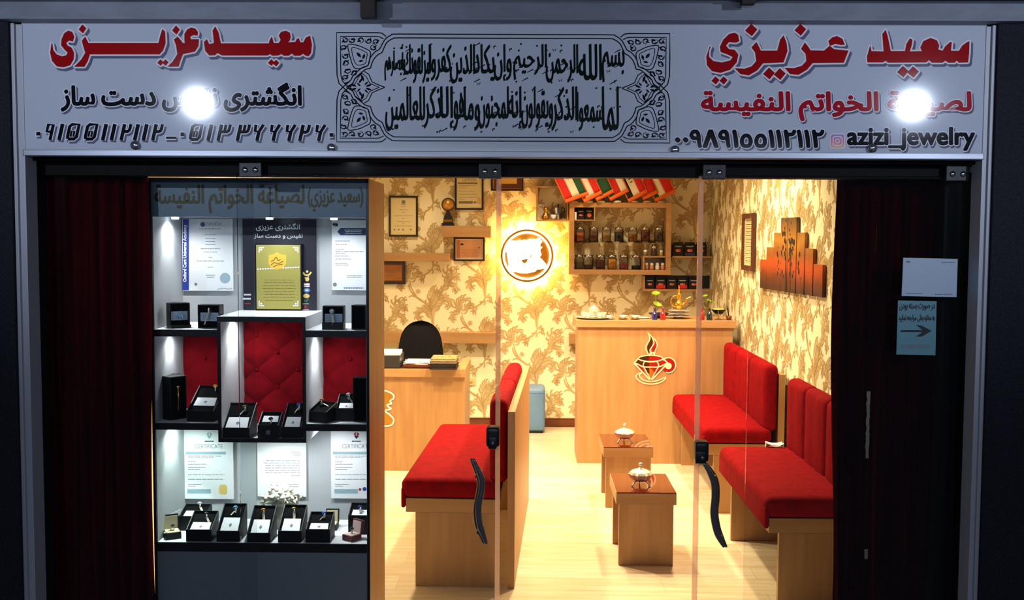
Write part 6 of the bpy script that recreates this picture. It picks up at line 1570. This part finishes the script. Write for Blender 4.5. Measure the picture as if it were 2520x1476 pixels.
# silver tray with cups
c = cpos(1462, Yc + 0.14); t = thing('silver_tray', 'oval silver tray under silver cups at the left end of the counter', 'tray', c)
MB().lathe(Lp([(30, 0.2), (40, 1.5), (46, 4), (47, 4.6), (44, 4.0), (32, 1.6), (0.01, 1.4)]), c, 32).build('tray_dish', SILV, t)
cupz = 2.2 * kq
lb_ = ['front left silver cup on the tray', 'back left silver cup on the tray', 'tallest silver pot in the middle of the tray', 'front right silver cup on the tray', 'back right silver cup on the tray']
for k, (dx, dy, sc_) in enumerate(((-16, -.03, 1), (-24, .05, 1), (0, .03, 1.7), (14, -.03, 1), (24, .05, 1))):
    cc = c + Vector((dx * kq, dy, cupz)); t = thing('silver_cup', lb_[k], 'cup', cc, 'silver cups on the tray')
    MB().lathe([(r * kq * sc_, z * kq * sc_) for r, z in ((4, 0), (5, 1), (3, 2.4), (5.5, 5), (7.5, 9), (7.8, 13), (7, 13), (6.6, 9), (0.01, 5))], cc, 20, rib=lambda a_: 1 + .06 * math.cos(8 * a_), smooth=False).build('cup_body', SILVB, t)
    if k == 2: MB().lathe([(r * kq, z * kq) for r, z in ((12, 22.2), (9, 25), (3, 27), (3.5, 29), (0.01, 31))], cc, 20).build('lid', SILVB, t)
for k, (px, lb) in enumerate(((1500, 'small silver saucer right of the silver tray'),)):
    c = cpos(px, Yc + 0.10); t = thing('saucer', lb, 'saucer', c); MB().lathe(Lp([(8, 0.1), (14, 2), (15, 3), (13, 2.6), (0.01, 1.0)]), c, 24).build('dish', SILV, t)
    MB().lathe(Lp([(5, 1.2), (6, 4), (8, 9), (7.4, 9), (0.01, 4)]), c, 18).build('small_cup', SILVB, t)
for px, lb in ((1533, 'gold-rimmed white tea cup on saucer, left of the two'), (1563, 'gold-rimmed white tea cup on saucer, right of the two, left of the blue bottle')):
    c = cpos(px, Yc + 0.09); t = thing('tea_cup', lb, 'cup', c, 'gold-rimmed tea cups')
    MB().lathe(Lp([(7, 0.1), (12, 2.2), (12.6, 2.8), (10, 2.0), (0.01, 1.0)]), c, 24).build('saucer', GOLD, t)
    MB().lathe(Lp([(4, 1.2), (6.5, 4), (8, 10), (7.4, 10), (6, 5), (0.01, 3)]), c, 20).torus(c + Vector((9.5 * kq, 0, 6.5 * kq)), 3 * kq, 0.8 * kq, 14, 6, rot=Matrix.Rotation(R(90), 3, 'X')).build('cup_body', SILVB, t)
c = cpos(1582, Yc + 0.20); tag(MB().lathe(Lp([(14, 0.1), (20, 1.5), (20.5, 2.2), (17, 1.6), (0.01, 0.8)]), c, 28).build('white_plate', WHITE), 'flat white plate behind the gold-rimmed cups on the counter', 'plate')
c = cpos(1621, Yc + 0.22); tag(MB().lathe(Lp([(12, 0.1), (20, 7), (26, 12), (25, 12.4), (18, 7.6), (0.01, 2)]), c, 28).build('blue_dish', M('dark_blue_dish', (26, 30, 66), 0.15)), 'dark blue shallow dish behind the blue and red bottles', 'dish')
BG = {'blue': M('blue_bottle_glass', (20, 26, 100), 0.08, coat=.5), 'red': M('red_bottle_glass', (160, 16, 16), 0.08, coat=.5), 'dark': M('dark_bottle_glass', (18, 36, 44), 0.08, coat=.5)}
LEAF = M('green_leaf', (150, 190, 40), 0.5); STEM = M('plant_stem', (96, 110, 40), 0.6)
def bottle(px, col, label, leaves, w=6.5, h=28):
    c = cpos(px, Yc + 0.07); t = thing('bud_bottle', label, 'bottle', c)
    MB().lathe(Lp([(w, 0.2), (w * 1.05, 1.5), (w * 1.05, h * .5), (w * .7, h * .64), (w * .38, h * .72), (w * .38, h * .9), (w * .5, h * .92), (w * .5, h), (w * .3, h)]), c, 18).build('bottle_body', BG[col], t)
    if leaves:
        tip = c + Vector((leaves[-1][0] * kq, 0, leaves[-1][1] * kq))
        MB().tube([c + Vector((0, 0, h * .9 * kq)), c + Vector((leaves[0][0] * .5 * kq, 0, (h + leaves[0][1]) / 2 * kq)), tip], 0.0014, 6).build('stem', STEM, t)
        for (dx, dz_, L, an) in leaves:
            def lf(u, v):
                s = math.sin(math.pi * min(1, u * 1.0)) ** 0.8 * (0.42 if L > 14 else .34) * L
                x, z = (u - .5) * L, (v - .5) * s
                ca, sa = math.cos(R(an)), math.sin(R(an))
                return c + Vector(((dx + x * ca - z * sa) * kq, 0.012 * math.sin(3 * u) - 0.006, (dz_ + x * sa + z * ca) * kq))
            MB().grid(lf, 10, 6).build('leaf', LEAF, t)
    return t
bottle(1611, 'blue', 'small blue bottle with bright green leaf sprig on the counter', [(6, 39, 24, -20), (2, 66, 22, 0)])
bottle(1631, 'red', 'small red bottle beside the blue bottle on the counter', None)
bottle(1728, 'red', 'red bottle behind the pale edge seal of the right glass door', [(6, 60, 14, 10), (18, 48, 10, -20)], 5.5, 28)
bottle(1746, 'dark', 'dark teal bottle on the counter right of the door edge', [(-4, 50, 9, 30), (10, 44, 8, -10)], 6.8, 28)
# ewer on a tray stack
c = cpos(1670, Yc + 0.20)
zt_ = 0
for k in range(3):
    cc = c + Vector((0, 0, k * 7.0 * kq)); 
    tag(MB().lathe(Lp([(12, 0.1), (13, 1), (12, 4), (24 - k, 5.8), (29 - k, 6.6), (28.5 - k, 6.9), (0.01, 6.2)]), cc, 32).build('silver_stand', SILV), ('lowest silver footed plate of the stack under the gold ewer', 'middle silver footed plate of the stack under the gold ewer', 'topmost silver footed plate, carrying the gold ewer')[k], 'plate', 'stacked silver plates')
c = c + Vector((0, 0, 21.2 * kq))
t = thing('gold_ewer', 'gold long-spouted ewer with curved handle, standing on stacked silver plates', 'ewer', c)
MB().lathe(Lp([(6, 0), (6.5, 1), (3.5, 3), (8, 8), (9.5, 13), (8, 18), (4.5, 24), (4, 28), (5, 31), (4.6, 34), (6, 37), (3, 41), (2, 45), (3, 48), (1.6, 52), (1.2, 57), (0.01, 62)]), c, 20).build('ewer_body', GOLD, t)
MB().tube([c + Vector((x * kq, 0, z * kq)) for x, z in smooth([(8, 12), (15, 18), (18, 26), (24, 30), (31, 33)], 4)], [3.2 * kq * (1 - .03 * k) for k in range(17)], 8).build('spout', GOLD, t)
MB().tube([c + Vector((x * kq, 0, z * kq)) for x, z in smooth([(-5, 36), (-13, 34), (-19, 25), (-18, 14), (-8, 8)], 4)], 1.5 * kq, 8).build('handle', GOLD, t)
# glass goblet with yellow, brown pot with brush
c = cpos(1768, Yc + 0.10); t = thing('dessert_glass', 'wide stemmed glass of yellow contents near the right end of the counter', 'glass', c)
MB().lathe(Lp([(9, 0.2), (8, 1.2), (2, 3), (2, 10), (10, 15), (18, 26), (17.2, 26), (9, 16.4), (0.01, 13)]), c, 26).build('glass_body', CRYS, t)
MB().lathe(Lp([(8, 16.8), (16.2, 25), (12, 27.5), (0.01, 29)]), c, 22).build('filling', M('yellow_custard', (226, 170, 50), 0.5), t)
c = cpos(1794, Yc + 0.09); t = thing('brush_pot', 'small brown pot with a dark brush at the right end of the counter', 'pot', c)
MB().lathe(Lp([(6, 0.2), (7, 10), (6, 10), (5, 2), (0.01, 1.5)]), c, 18).build('pot_body', M('brown_pot', (110, 44, 26), 0.5), t)
MB().tube([c + Vector((0, 0, 4 * kq)), c + Vector((-3 * kq, 0, 24 * kq)), c + Vector((-5 * kq, 0, 34 * kq))], [1.2 * kq, 1.8 * kq, 2.2 * kq], 8).build('brush', FRAMEB, t)
